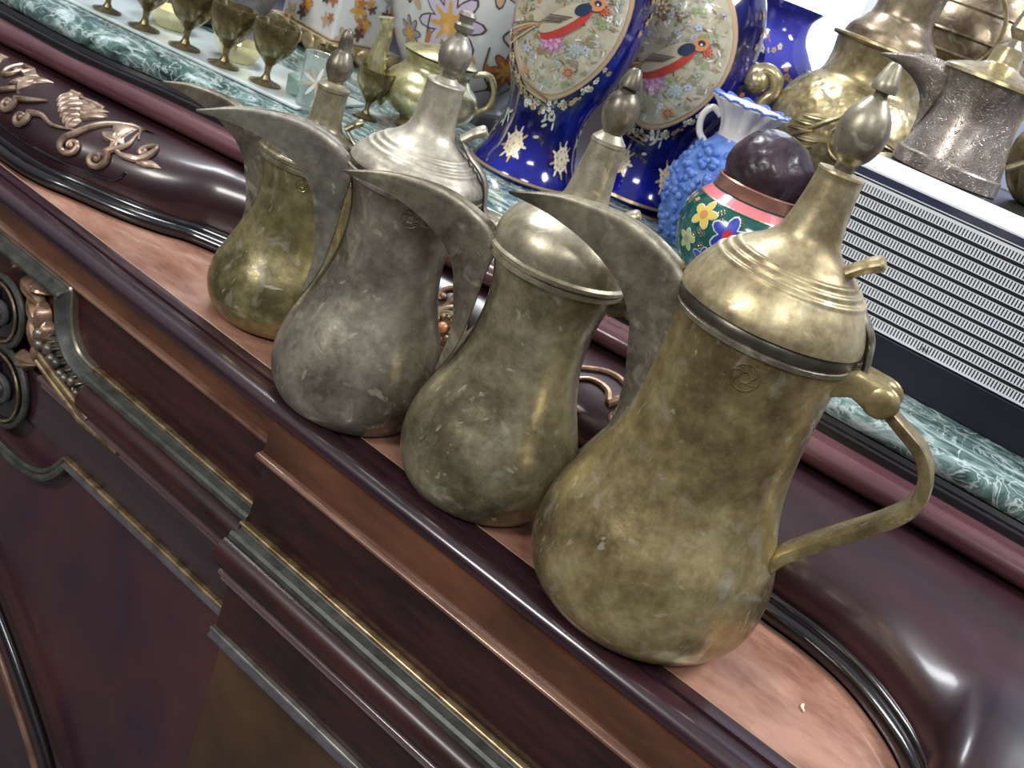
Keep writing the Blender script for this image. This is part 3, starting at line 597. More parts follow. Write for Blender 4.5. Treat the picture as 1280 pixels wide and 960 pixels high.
rp('dial_strip', box(bmesh.new(), (XA, .2885, .2525), (XB, .293, .2580)), mat('dark_dial', (.035, .04, .085), .2, coat=.5), smooth=False)
rp('trim_line', box(bmesh.new(), (XA, .2880, .2515), (XB, .289, .2522)), SIL, smooth=False)
gz0, gz1, NR = .1515, .2500, 10
grl = bmesh.new(); box(grl, (XA + .004, .2905, gz0), (XB - .004, .2935, gz1), 1)
ph = (gz1 - gz0) / NR
for i in range(NR):
    z0 = gz0 + i * ph + (0 if i == 0 else ph * .155); z1 = gz0 + (i + 1) * ph - (0 if i == NR - 1 else ph * .155)
    lo_ = z0 + ph * (.16 if i == 0 else .045); hi_ = z1 - ph * (.24 if i == NR - 1 else .045)
    box(grl, (XA + .004, .2890, z0), (XB - .004, .2905, lo_)); box(grl, (XA + .004, .2890, hi_), (XB - .004, .2905, z1))
    pit = .00245; n = int((XB - XA - .008) / pit)
    for j in range(n): x = XA + .004 + j * pit; box(grl, (x, .2892, lo_), (x + pit * .55, .2905, hi_))
rp('grille', grl, [SIL, DRK], smooth=False)
# little ink letters on the lowest strip
tx = bpy.data.curves.new('letters', 'FONT'); tx.body = 'LPN'; tx.size = .0052; tx.extrude = .0001
tmp = bpy.data.objects.new('tmp', tx); C.objects.link(tmp); bpy.context.view_layer.update(); me_ = bpy.data.meshes.new_from_object(tmp.evaluated_get(bpy.context.evaluated_depsgraph_get())); bpy.data.objects.remove(tmp)
to = bpy.data.objects.new('printed_letters', me_); C.objects.link(to); to.data.materials.clear(); to.data.materials.append(mat('brown_ink', (.06, .04, .02), .5))
to.rotation_euler = (PI / 2, 0, 0); to.location = (.0335, .2888, .1530); to.parent = rad; to.matrix_parent_inverse = Matrix.Translation((-.12, -.29, -TZ))

# ------------------------------------------------------------------ painted decoration on turned pots
class Decal:
    def __init__(s, R, mats, th0): s.bm = bmesh.new(); s.R = R; s.mats = mats; s.th0 = th0; s.keys = list(mats)
    def P(s, u, z, h):
        r = s.R(z); rm = s.R(z); th = s.th0 + u / max(.01, s.Rm if hasattr(s, 'Rm') else rm); return ((r + h) * math.cos(th), (r + h) * math.sin(th), z)
    def poly(s, pts, key, h):
        cu = sum(p[0] for p in pts) / len(pts); cz = sum(p[1] for p in pts) / len(pts); n = len(pts)
        rings = []
        K = 1 if max(abs(p[0] - cu) for p in pts) < .006 else 6
        c = s.bm.verts.new(s.P(cu, cz, h))
        for k in range(1, K + 1): rings.append([s.bm.verts.new(s.P(cu + (p[0] - cu) * k / K, cz + (p[1] - cz) * k / K, h)) for p in pts])
        mi = s.keys.index(key)
        for i in range(n):
            s.bm.faces.new((c, rings[0][i], rings[0][(i + 1) % n])).material_index = mi
            for a, b_ in zip(rings, rings[1:]): s.bm.faces.new((a[i], b_[i], b_[(i + 1) % n], a[(i + 1) % n])).material_index = mi
    def ell(s, u, z, a, b_, key, h, rot=0, n=16):
        s.poly([(u + a * math.cos(t) * math.cos(rot) - b_ * math.sin(t) * math.sin(rot), z + a * math.cos(t) * math.sin(rot) + b_ * math.sin(t) * math.cos(rot)) for t in [2 * PI * i / n for i in range(n)]], key, h)
    def petal(s, u, z, ang, L, W, key, h): s.ell(u + L / 2 * math.cos(ang), z + L / 2 * math.sin(ang), L / 2, W / 2, key, h, ang, 10)
    def flower(s, u, z, r, n, key, ckey, h, a0=0):
        for i in range(n): s.petal(u, z, a0 + 2 * PI * i / n, r, r * 3.6 / n, key, h + (i % 2) * .00008)
        s.ell(u, z, r * .25, r * .25, ckey, h + .00025, n=8)
    def strip(s, pts, w, key, h, n=5):
        P = cat([(a, b_, 0) for a, b_ in pts], n) if n > 1 else [Vector((a, b_, 0)) for a, b_ in pts]; mi = s.keys.index(key); prev = None; N_ = len(P)
        for i, p in enumerate(P):
            t = (P[min(i + 1, N_ - 1)] - P[max(i - 1, 0)]).normalized(); nn = Vector((-t.y, t.x, 0)) * (w / 2)
            a = s.bm.verts.new(s.P(p.x + nn.x, p.y + nn.y, h)); b_ = s.bm.verts.new(s.P(p.x - nn.x, p.y - nn.y, h))
            if prev: s.bm.faces.new((prev[0], a, b_, prev[1])).material_index = mi
            prev = (a, b_)
    def ringband(s, z0, z1, key, h, n=64):
        mi = s.keys.index(key)
        for i in range(n):
            q = [(s.th0 + 2 * PI * i / n), (s.th0 + 2 * PI * (i + 1) / n)]
            v = [s.bm.verts.new(((s.R(z) + h) * math.cos(t), (s.R(z) + h) * math.sin(t), z)) for t, z in ((q[0], z0), (q[1], z0), (q[1], z1), (q[0], z1))]
            s.bm.faces.new(v).material_index = mi
en = lambda n_, c, r=.25, **k: mat('enamel_' + n_, c, r, coat=.4, **k)
CREAM = en('cream', (.42, .38, .27), color2=(.60, .55, .43), scale=60)
E_ = dict(cream=CREAM, gold=mat('gold_paint', (.50, .36, .17), .32, metal=.5), pale=mat('pale_gold_paint', (.66, .58, .42), .35, metal=.25), rose=en('rose', (.50, .20, .42)), pink=en('pink', (.70, .42, .55)), red=en('red', (.50, .06, .05)), orange=en('orange', (.65, .27, .12)),
          navy=en('navy', (.03, .05, .10)), green=en('leaf', (.28, .38, .16)), sage=en('sage', (.42, .46, .36)), sky=en('sky', (.45, .55, .72)), brown=en('brown', (.22, .13, .07)), lilac=en('lilac', (.55, .48, .60)), white=en('white', (.80, .78, .74)), dim=en('dim_olive', (.30, .29, .20)), rim=en('tan_rim', (.52, .36, .24)))
BLUE = mat('cobalt_glaze', (.003, .004, .06), .12, coat=.8, color2=(.005, .008, .26), lo=.48, hi=.66, scale=8)

def bluevase(loc, th0, label, sc=1., sv=1.):
    t = empty('blue_vase', loc, label, 'vase', 'cobalt vases with bird medallions', 0)
    prof = sm([(.0, .056), (.004, .0575), (.010, .0545), (.022, .0470), (.040, .0415), (.058, .0400), (.075, .0430), (.095, .0520), (.115, .0590), (.140, .0640), (.165, .0655), (.190, .0640), (.215, .0580), (.240, .0460), (.260, .0360), (.280, .0350), (.300, .0420)], 5)
    prof = [(a * sv, b_ * sc) for a, b_ in prof]
    obj('body', lathe(bmesh.new(), [(0.0004, 0), (.0004, prof[0][1])] + prof[1:], 64), BLUE, t)
    R = radf(prof); d = Decal(R, E_, th0); d.Rm = .062 * sc
    zc = .157 * sv; A, B_ = .0540 * sc, .0740 * sv; zm = zc; zc2 = zc - .010
    d.ell(0, zc, A + .0065, B_ + .0065, 'gold', .0010, n=48); d.ell(0, zc, A + .0052, B_ + .0052, 'rim', .0018, n=48); d.ell(0, zc, A + .0008, B_ + .0008, 'gold', .0021, n=48); d.ell(0, zc, A, B_, 'cream', .0024, n=48)
    rnd = random.Random(3)
    for i in range(520):
        a = rnd.random() * 2 * PI; q = rnd.random() ** .5 * .93; u, z = A * q * math.cos(a), zc + B_ * q * math.sin(a)
        if abs(u + .004) < .018 and abs(z - zc + .010) < .016: continue
        kx = rnd.choice(['sage', 'sage', 'pale', 'pale', 'dim', 'dim', 'white', 'lilac', 'sky', 'green', 'gold', 'dim', 'brown', 'orange' if u < -.01 else 'sage'])
        if rnd.random() < .35: d.flower(u, z, rnd.uniform(.002, .0042), 5, kx, 'gold', .0028 + rnd.random() * .0004, a)
        else: d.petal(u, z, rnd.random() * 6.3, rnd.uniform(.004, .008), .0018, kx, .0028 + rnd.random() * .0004)
    # peony, red bloom and the bird with long tail
    def peony(u, z, r, k1, k2):
        d.flower(u, z, r, 9, k1, k2, .0034); d.flower(u, z, r * .72, 8, k2, k1, .0037, .3); d.flower(u, z, r * .45, 6, k1, k2, .0040, .1)
    peony(-.002 * sc, zc - .030 * sc, .0125 * sc, 'rose', 'pink'); peony(-.036 * sc, zc + .004 * sc, .0100 * sc, 'orange', 'red'); peony(.022 * sc, zc - .052 * sc, .006 * sc, 'orange', 'brown'); peony(-.018 * sc, zc + .030 * sc, .009 * sc, 'brown', 'pale'); peony(.020 * sc, zc - .030 * sc, .008 * sc, 'sage', 'sky'); peony(.032 * sc, zc + .010 * sc, .005 * sc, 'red', 'orange')
    zb = zc - .011
    q = sc * 1.18
    d.ell(.004 * q, zb + .000 * q, .022 * q, .0075 * q, 'red', .0042, .85, 20); d.ell(.001 * q, zb + .003 * q, .021 * q, .0060 * q, 'pale', .0045, .85, 20)
    d.ell(.013 * q, zb + .014 * q, .0065 * q, .0042 * q, 'navy', .0048, .8, 14); d.ell(.021 * q, zb + .021 * q, .0058 * q, .0046 * q, 'orange', .0047, .8, 16); d.ell(.021 * q, zb + .022 * q, .0026 * q, .0022 * q, 'navy', .0050, 0, 10); d.ell(.021 * q, zb + .021 * q, .0009 * q, .0009 * q, 'white', .0053, 0, 8)
    d.petal(.027 * q, zb + .024 * q, .2, .006 * q, .002 * q, 'brown', .0050)
    for i in range(6): d.strip([(.008 * q - i * .0016, zb + .006 * q - i * .0016), (-.008 * q - i * .0014, zb + (.002 - .0016 * i) * q)], .0007, 'brown' if i % 2 else 'navy', .0050, 3)
    for i in range(5): d.strip([(-.012 * q, zb - .006 * q), (-.026 * q, zb - (.010 + .0022 * i) * q), (-.042 * q, zb - (.016 + .0040 * i) * q)], .0013, ['brown', 'pale', 'orange', 'brown', 'pale'][i], .0046)
    for i in range(3): d.strip([(-.045 * q, zb - (.040 + .006 * i) * q), (-.02 * q, zb - (.053 + .005 * i) * q), (.01 * q, zb - (.060 + .003 * i) * q)], .0014, 'gold' if i % 2 else 'brown', .0040)
    q = sc
    # lace of gold under the medallion, gold sprigs on the foot
    for i in range(70):
        a = -PI / 2 + rnd.uniform(-1.15, 1.15); u = (A + .009 + rnd.uniform(0, .010)) * math.cos(a); z = zc + (B_ + .009 + rnd.uniform(-.001, .010)) * math.sin(a)
        d.flower(u, z, rnd.uniform(.0020, .0038), 5, rnd.choice(['pale', 'gold', 'white', 'sage']), 'brown', .0008 + rnd.random() * .0004, a)
    for k in range(5):
        u0 = (k - 2) * .074 * q - .012; z0 = .034 * q
        for j in range(7):
            a = j * 2 * PI / 7 + k; d.flower(u0 + .0085 * q * math.cos(a), z0 + .0085 * q * math.sin(a), .0055 * q, 5, 'pale', 'gold', .0008 + .0001 * j, a)
        d.flower(u0, z0, .0075 * q, 6, 'pale', 'gold', .0015, k)
        for j in range(9): a = j * .7; d.petal(u0 + .010 * q * math.cos(a), z0 + .010 * q * math.sin(a), a, .009 * q, .0028 * q, 'gold' if j % 2 else 'pale', .0007)
        u1 = u0 + .037 * q
        for j in range(8): d.petal(u1 + rnd.uniform(-.008, .008), .058 * q + rnd.uniform(-.010, .010), rnd.random() * 6, .008, .003, 'sage', .0008)
        for j in range(6): d.flower(u1 + rnd.uniform(-.02, .02), .20 * q + rnd.uniform(-.03, .03), .004, 5, 'gold', 'pale', .0008, j)
    d.ringband(.0035 * q, .0060 * q, 'gold', .0006)
    obj('painted_decoration', d.bm, list(E_.values()), t, angle=30)
    return t
V1, V2 = (-.373, .328, TZ), (-.326, .465, TZ)
az = lambda p: math.atan2(-.5027 - p[1], .1367 - p[0])
bluevase(V1, az(V1) - .25, 'cobalt blue vase with bird medallion, left one, beside the brass teapot', .95, 1.02)
bluevase(V2, az(V2) - .25, 'cobalt blue vase with bird medallion, right one, partly behind the textured blue vase', 1.06, .98)
# darker cobalt vases far back
E2 = dict(E_)
def plainblue(loc, label, sc, m_):
    t = empty('blue_vase', loc, label, 'vase', None, 0)
    prof = [(a * sc, b_ * sc) for a, b_ in sm([(0, .045), (.01, .044), (.05, .050), (.10, .062), (.14, .066), (.17, .060), (.19, .045), (.205, .034), (.225, .032), (.24, .042)], 5)]
    obj('body', lathe(bmesh.new(), [(0, 0)] + prof, 8 if sc > 1 else 48), m_, t, smooth=sc <= 1)
    d = Decal(radf(prof), E_, az(loc)); d.Rm = .06; rnd = random.Random(int(sc * 100))
    for i in range(60): d.flower(rnd.uniform(-.09, .09), rnd.uniform(.04, .19) * sc, rnd.uniform(.003, .005), 5, rnd.choice(['gold', 'pale', 'orange']), 'brown', .0045 if sc > 1 else .0008, i)
    obj('painted_sprigs', d.bm, list(E_.values()), t)
plainblue((-.368, .610, TZ), 'dark navy faceted vase with gold sprigs, behind the right bird medallion vase', 1.05, mat('navy_glaze', (.010, .014, .10), .12, coat=.7))
plainblue((-.350, .745, TZ), 'violet-blue glazed vase at the back, left of the embossed brass urn', .98, mat('violet_glaze', (.05, .05, .38), .12, coat=.7))

# white floral vase and square planter
WGL = mat('white_glaze', (.62, .62, .60), .14, coat=.6)
OCH = dict(ochre=en('ochre', (.62, .33, .06)), brown=en('brown', (.22, .13, .07)), line=en('line', (.10, .05, .04)), tan=en('tan', (.50, .36, .22)), plum=en('plum', (.14, .06, .07)), lilac=en('lilac', (.55, .48, .60)), rust=en('rust', (.42, .16, .06)), grey=en('grey', (.30, .30, .32)))
t = empty('floral_vase', (-.612, .505, TZ), 'big round white vase painted with ochre flowers, behind the brass teapot', 'vase')
prof = sm([(0, .062), (.006, .064), (.02, .074), (.05, .094), (.09, .108), (.13, .112), (.17, .104), (.21, .078), (.235, .052), (.26, .048), (.28, .058)], 5)
obj('body', lathe(bmesh.new(), [(0, 0)] + prof, 64), WGL, t)
d = Decal(radf(prof), OCH, az((-.612, .505)) - .1); d.Rm = .108
def bigflower(u, z, r, k='tan'):
    for i in range(8):
        a = i * PI / 4 + .2; d.petal(u, z, a, r, r * .42, 'line', .0006); d.petal(u, z, a, r * .93, r * .34, k, .0010); d.petal(u, z, a, r * .6, r * .12, 'ochre', .0013)
    d.ell(u, z, r * .28, r * .28, 'ochre', .0016)
bigflower(-.020, .088, .042, 'lilac'); bigflower(.062, .060, .026, 'rust'); bigflower(-.075, .060, .020, 'grey'); bigflower(.02, .15, .03, 'tan'); bigflower(.085, .10, .022, 'tan'); bigflower(-.085, .12, .03, 'rust')
for pts in (((-.075, .02), (-.05, .05), (-.045, .09)), ((-.02, .03), (-.01, .055), (-.02, .085)), ((.06, .03), (.035, .05), (.03, .08)), ((.07, .02), (.09, .05), (.10, .09)), ((.03, .02), (.05, .03), (.07, .035)), ((.05, .11), (.04, .095), (.055, .085))): d.strip(pts, .0022, 'line', .0012)
for u, z, a, L, W, k_ in ((-.008, .038, 1.5, .026, .009, 'ochre'), (-.047, .055, 1.3, .02, .007, 'rust'), (-.035, .028, .5, .016, .012, 'plum'), (.05, .03, .9, .016, .008, 'plum'), (.045, .045, 2.2, .02, .008, 'rust'), (.095, .045, 1.2, .024, .016, 'plum'), (.10, .07, 1.8, .02, .012, 'grey'), (-.06, .035, 1.8, .022, .008, 'tan'), (.02, .045, 1.9, .02, .008, 'ochre'), (-.06, .09, 2.4, .022, .009, 'tan')): d.petal(u, z, a, L, W, k_, .0014)
obj('painted_flowers', d.bm, list(OCH.values()), t)
# square planter
t = empty('square_planter', (-.735, .405, TZ), 'square white floral planter on a scalloped gilt base, top left behind the goblets', 'planter', None, -.12)
obj('pot', box(bmesh.new(), (-.050, -.045, .022), (.050, .045, .14)), WGL, t, smooth=False, bevel=.004)
gb = bmesh.new(); box(gb, (-.060, -.055, .010), (.060, .055, .022))
for s in (-1, 1):
    for i in range(5):
        bmesh.ops.create_uvsphere(gb, u_segments=16, v_segments=8, radius=.0125, matrix=Matrix.Translation((-.048 + i * .024, s * .053, .0125)) @ Matrix.Diagonal((1, .4, .85, 1)))
        bmesh.ops.create_uvsphere(gb, u_segments=16, v_segments=8, radius=.0125, matrix=Matrix.Translation((s * .058, -.044 + i * .022, .0125)) @ Matrix.Diagonal((.4, 1, .85, 1)))
    for q in (-1, 1): bmesh.ops.create_uvsphere(gb, u_segments=12, v_segments=8, radius=.010, matrix=Matrix.Translation((s * .052, q * .046, .0075)) @ Matrix.Diagonal((1, 1, .74, 1)))
obj('gilt_base', gb, mat('gilt_bronze', (.42, .31, .15), .34, metal=.7, color2=(.68, .54, .32), scale=60, bump=.3, bscale=150), t)
pf = bmesh.new(); rnd = random.Random(5)
def fl_plane(bm, P, r, n, mi, a0=0):
    for i in range(n):
        a = a0 + 2 * PI * i / n; pts = []
        for k in range(8):
            q = 2 * PI * k / 8; lx = r * .5 + r * .5 * math.cos(q); ly = r * .24 * math.sin(q); pts.append(P(lx * math.cos(a) - ly * math.sin(a), lx * math.sin(a) + ly * math.cos(a)))
        bm.faces.new([bm.verts.new(p) for p in pts]).material_index = mi
for i in range(34):
    u, v, r = rnd.uniform(-.042, .042), rnd.uniform(.03, .13), rnd.uniform(.006, .014); mi = rnd.randrange(8); h = .0008 + i * .00003
    fl_plane(pf, lambda a, b_: (u + a, -.045 - h, v + b_), r, 5, mi, i); fl_plane(pf, lambda a, b_: (.050 + h, u * .9 + a, v + b_), r, 5, mi, i)
obj('painted_flowers', pf, list(OCH.values()), t, smooth=False)

# ------------------------------------------------------------------ grape-textured vase with ruffled mouth
GV = (-.212, .400, TZ)
t = empty('ruffled_vase', GV, 'blue grape-textured vase with white ruffled mouth, between bird vase and enamel jar', 'vase')
GB = mat('matte_blue', (.06, .14, .50), .38, color2=(.17, .31, .68), scale=70, coat=.2)
gp = sm([(0, .030), (.01, .034), (.03, .042), (.055, .044), (.075, .038), (.092, .028), (.100, .022), (.105, .020)], 4)
gb = lathe(bmesh.new(), [(0, 0)] + gp, 40); R = radf(gp); rnd = random.Random(9)
for i in range(330):
    z = .004 + .088 * rnd.random(); th = rnd.random() * 2 * PI; r = R(z); s_ = rnd.uniform(.0028, .0048)
    bmesh.ops.create_icosphere(gb, subdivisions=2, radius=s_, matrix=Matrix.Translation(((r) * math.cos(th), (r) * math.sin(th), z)))
for i in range(10):
    th = i * .63; z = .093; tube(gb, [((R(z) + .003) * math.cos(th + .10 * math.cos(a)), (R(z) + .003) * math.sin(th + .10 * math.cos(a)), z + .003 * math.sin(a)) for a in [k_ * .6 for k_ in range(9)]], .0008, 6)
obj('grape_body', gb, GB, t)
WH = mat('white_porcelain', (.82, .78, .76), .16, coat=.5)
nk = sm([(.100, .0175), (.108, .0175), (.116, .0190), (.126, .0240), (.134, .0310), (.1375, .0340)], 5)
md = lambda th, z, r: r * (1 + .09 * max(0, (z - .105) / .033) * math.cos(12 * th))
nb = lathe(bmesh.new(), nk, 120, mod=md, cap=False); no_ = obj('ruffled_neck', nb, WH, t, solid=.0022)
rim_ = bmesh.new(); tube(rim_, [((.0343) * (1 + .09 * math.cos(12 * a)) * math.cos(a), .0343 * (1 + .09 * math.cos(12 * a)) * math.sin(a), .1382 + .0012 * math.cos(12 * a)) for a in [2 * PI * i / 144 for i in range(144)]], .0013, 8, closed=True)
obj('blue_rim', rim_, mat('blue_rim', (.12, .22, .62), .2, coat=.5), no_)
hz = az(GV)
for s in (-1, 1):
    hd = bmesh.new()
    a = hz + s * (PI / 2) ; ca, sa = math.cos(a), math.sin(a)
    tube(hd, [(ca * r, sa * r, z) for r, z in [(v.x, v.y) for v in cat([(.022, .120, 0), (.032, .124, 0), (.038, .114, 0), (.035, .100, 0), (.026, .092, 0)], 6)]], .0032, 10)
    obj('side_handle', hd, WH, t)

# ------------------------------------------------------------------ cloisonne jar and the purple ball in its mouth
J = (-.136, .303, TZ)
t = empty('enamel_jar', J, 'teal cloisonne enamel jar with flowers and copper rim, behind the largest pot', 'jar')
jp = sm([(0, .030), (.004, .033), (.015, .043), (.030, .051), (.046, .0545), (.060, .0525), (.070, .0475), (.078, .0405), (.0815, .0370)], 5)
obj('body', lathe(bmesh.new(), [(0, 0)] + jp, 72, cap=False), mat('teal_enamel', (.006, .055, .055), .16, coat=.7, color2=(.014, .12, .09), scale=30), t)
obj('copper_rim', lathe(bmesh.new(), [(.0800, .0372), (.0815, .0385), (.0900, .0375), (.0915, .0382), (.0925, .0370), (.0915, .0350), (.0820, .0345)], 72, cap=False), mat('copper', (.52, .26, .20), .3, metal=.7), t)
JM = dict(pink=en('coral', (.75, .20, .22)), blue=en('royal', (.03, .05, .42)), red=en('crimson', (.55, .02, .06)), yellow=en('yellow', (.72, .55, .10)), white=en('white', (.80, .78, .74)), wire=mat('gilt_wire', (.60, .50, .34), .3, metal=.8), green=en('jade', (.06, .25, .10)), lime=en('lime', (.45, .52, .20)), orange=en('orange', (.65, .27, .12)))
d = Decal(radf(jp), JM, az(J)); d.Rm = .05
d.ringband(.0735, .0800, 'pink', .0007); d.ringband(.0728, .0737, 'wire', .0009)
def cfl(u, z, r, kx, c):
    for i in range(5):
        a = i * 2 * PI / 5 + .3; d.petal(u, z, a, r * 1.08, r * .68, 'white', .0008 + i * .00003); d.petal(u, z, a, r, r * .56, kx, .0012 + i * .00003)
    d.ell(u, z, r * .3, r * .3, c, .0016, n=10)
cfl(-.008, .0545, .0150, 'blue', 'red'); cfl(-.034, .0605, .0115, 'yellow', 'orange'); cfl(.020, .0600, .0100, 'blue', 'white'); cfl(.030, .040, .0110, 'blue', 'pink'); cfl(-.006, .036, .010, 'red', 'white'); cfl(-.040, .036, .009, 'lime', 'wire'); cfl(.046, .060, .009, 'blue', 'white'); cfl(-.020, .028, .010, 'blue', 'white'); cfl(.016, .024, .010, 'yellow', 'red'); cfl(.002, .044, .0075, 'red', 'white')
for i in range(46):
    u, z = rnd.uniform(-.075, .075), rnd.uniform(.012, .068)
    for k in range(4): a = k * PI / 2; tube(d.bm, [d.P(u + .0016 * math.cos(a) + .0013 * math.cos(q), z + .0016 * math.sin(a) + .0013 * math.sin(q), .0006) for q in [j * PI / 3 for j in range(6)]], .00025, 4, mi=5, closed=True)
obj('enamel_flowers', d.bm, list(JM.values()), t)
pb = bmesh.new(); bmesh.ops.create_icosphere(pb, subdivisions=5, radius=.0365)
from mathutils import noise
for v in pb.verts:
    n_ = v.co.normalized(); a = math.atan2(n_.y, n_.x)
    v.co *= 1 + .05 * noise.noise(n_ * 2.2) + .018 * noise.noise(n_ * 9) + .010 * noise.noise(n_ * 24)
    v.co.z *= .95
po = obj('purple_ball', pb, mat('dark_purple_skin', (.016, .008, .013), .34, coat=.25, color2=(.060, .032, .042), scale=40, bump=.5, bscale=90)); po.location = (J[0], J[1], TZ + .1030); po.rotation_euler = (.3, .2, 1)
tag(po, 'dark purple wrinkled ball resting in the mouth of the teal enamel jar', 'ball')

# ------------------------------------------------------------------ brass pieces at the back
BR = old_brass('old_brass_warm', (.20, .15, .07), (.42, .34, .18), (.66, .56, .34), .28, 21.)
BRD = old_brass('old_brass_brown', (.12, .085, .055), (.26, .20, .13), (.45, .37, .24), .30, 23.)
PW = old_brass('engraved_pewter', (.17, .14, .11), (.34, .29, .25), (.52, .47, .42), .34, 25.)
def embossed():
    m = old_brass('embossed_brass', (.20, .14, .055), (.42, .34, .17), (.66, .57, .36), .36, 27.)
    n = m.node_tree; N = n.nodes; L = n.links; b = N['Principled BSDF']; tcn = N.new('ShaderNodeTexCoord'); v = N.new('ShaderNodeTexVoronoi'); v.inputs['Scale'].default_value = 130; v.feature = 'SMOOTH_F1'
    L.new(tcn.outputs['Object'], v.inputs['Vector']); bp2 = N.new('ShaderNodeBump'); bp2.inputs['Strength'].default_value = .7; bp2.inputs['Distance'].default_value = .003; L.new(v.outputs['Distance'], bp2.inputs['Height']); L.new(bp2.outputs[0], b.inputs['Normal']); return m
EMB = embossed()
U_ = (-.157, .525, TZ)
t = empty('embossed_urn', U_, 'large embossed brass urn with wide rim, between the blue vases and the radio', 'urn')
ub = obj('body', lathe(bmesh.new(), [(0, 0)] + sm([(0, .048), (.02, .050), (.06, .060), (.10, .072), (.128, .0775), (.150, .0765), (.168, .0690), (.180, .0600)], 5), 72), EMB, t)
obj('shoulder', lathe(bmesh.new(), sm([(.160, .0720), (.172, .0660), (.182, .0560), (.190, .0490), (.205, .0475), (.216, .0485), (.221, .0490)], 5) + [(.2215, .053), (.2235, .0550), (.2255, .0545), (.2265, .0500), (.227, .042)], 72, cap=False), BR, t)
obj('neck', lathe(bmesh.new(), sm([(.226, .046), (.236, .043), (.246, .034), (.256, .029), (.285, .031), (.31, .038)], 5), 48), BRD, t)
eb = bmesh.new(); Ru = radf(sm([(0, .048), (.02, .050), (.06, .060), (.10, .072), (.128, .0775), (.150, .0765), (.168, .0690), (.180, .0600)], 5)); a0 = az(U_) + .05
fu = lambda u, v, h: ((Ru(v) + h) * math.cos(a0 + u / .07), (Ru(v) + h) * math.sin(a0 + u / .07), v)
P_ = [(0, .158), (.010, .150), (.015, .140), (.011, .126), (0, .120), (-.011, .126), (-.015, .140), (-.010, .150)]
tube(eb, [fu(v.x, v.y, .002) for v in cat([(a, b_, 0) for a, b_ in P_], 5, True)], .0016, 8, closed=True)
for s in (-1, 1): tube(eb, [fu(v.x, v.y, .002) for v in cat([(0, .164, 0), (s * .012, .158, 0), (s * .030, .140, 0), (s * .050, .118, 0), (s * .062, .095, 0)], 5)], .0022, 8)
leaf(eb, fu, 0, .155, 1.57, .016, .006, .006)
for i in range(14):
    for s in (-1, 1): leaf(eb, fu, s * (.020 + .004 * (i % 3)), .150 - i * .007, (.3 if s > 0 else 2.84) - s * .5, .028, .004, .005)
obj('relief', eb, BR, ub)
# engraved jug with crescent spout, standing on the radio
JL = (-.0205, .3425, .2702)
t = empty('engraved_jug', JL, 'engraved dark pewter jug with crescent spout, standing on the radio', 'jug', None, math.radians(20))
def engr():
    m = old_brass('engraved_metal', (.16, .13, .11), (.33, .28, .25), (.50, .45, .41), .33, 31.)
    n = m.node_tree; N = n.nodes; L = n.links; b = N['Principled BSDF']; tcn = N.new('ShaderNodeTexCoord'); v = N.new('ShaderNodeTexNoise'); v.inputs['Scale'].default_value = 85; v.inputs['Detail'].default_value = 1.5; v.inputs['Distortion'].default_value = 1.5
    L.new(tcn.outputs['Object'], v.inputs['Vector']); pp_ = N.new('ShaderNodeMath'); pp_.operation = 'PINGPONG'; pp_.inputs[1].default_value = .055; L.new(v.outputs['Fac'], pp_.inputs[0])
    r = N.new('ShaderNodeValToRGB'); r.color_ramp.elements[1].position = .014; L.new(pp_.outputs[0], r.inputs[0])
    bp2 = N.new('ShaderNodeBump'); bp2.inputs['Strength'].default_value = .5; bp2.inputs['Distance'].default_value = .0008; L.new(r.outputs[0], bp2.inputs['Height']); L.new(bp2.outputs[0], b.inputs['Normal']); return m
EN = engr()
obj('body', lathe(bmesh.new(), [(.0002, 0), (.0002, .0410), (.0006, .0420), (.0110, .0412), (.0120, .0400)] + sm([(.0125, .0396), (.022, .0375), (.036, .0340), (.050, .0318), (.062, .0325), (.074, .0355)], 5), 64), EN, t)
jl = obj('lid', lathe(bmesh.new(), [(.0740, .037), (.0750, .0392), (.0775, .0385)] + sm([(.079, .0360), (.083, .0260), (.087, .0140), (.092, .0120), (.101, .0110)], 4) + [(.1020, .0066), (.1022, 0)], 48), BR, t)
obj('finial', lathe(bmesh.new(), [(.1018, .008), (.104, .006), (.108, .0040), (.113, .0078), (.115, .0084), (.136, .0040), (.138, 0)], 8), B4S, jl, smooth=False)
sb = bmesh.new(); kk = cat([(.0375, 0, .022), (.0385, 0, .034), (.0430, 0, .047), (.053, 0, .057), (.067, 0, .0630), (.084, 0, .0660)], 6); uu = cat([(.037, .0006, .0225), (.034, .005, .040), (.0325, .008, .058), (.0345, .008, .0750), (.058, .005, .0760), (.0845, .0003, .0665)], 6)
for s in (1, -1): loft(sb, [[(-a.x, 0, a.z), (-(a.x + b_.x) / 2, s * b_.y * .75, (a.z + b_.z) / 2), (-b_.x, s * b_.y, b_.z)] for a, b_ in zip(kk, uu)])
obj('spout', sb, EN, t, solid=.001)
hb = bmesh.new(); tube(hb, cat([(.033, 0, .068), (.050, 0, .071), (.060, 0, .055), (.052, 0, .035), (.039, 0, .022)], 6), .003, 8); obj('handle', hb, BRD, t)
# fluted brass bowl on the radio at the right edge
t = empty('fluted_bowl', (.0450, .4250, .2702), 'fluted brass bowl at the right edge, standing on the radio beside the jug', 'bowl')
obj('bowl', lathe(bmesh.new(), [(.0002, 0), (.0002, .020)] + sm([(.001, .022), (.010, .032), (.025, .040), (.042, .042), (.055, .038), (.062, .034)], 5), 140, mod=lambda th, z, r: r * (1 + .028 * math.cos(35 * th))), BR, t)
obj('cover', lathe(bmesh.new(), [(.0618, .0345), (.0625, .0365), (.0645, .0360)] + sm([(.066, .033), (.073, .022), (.078, .008), (.080, .004)], 4) + [(.088, .006), (.092, 0)], 48), BRD, t)
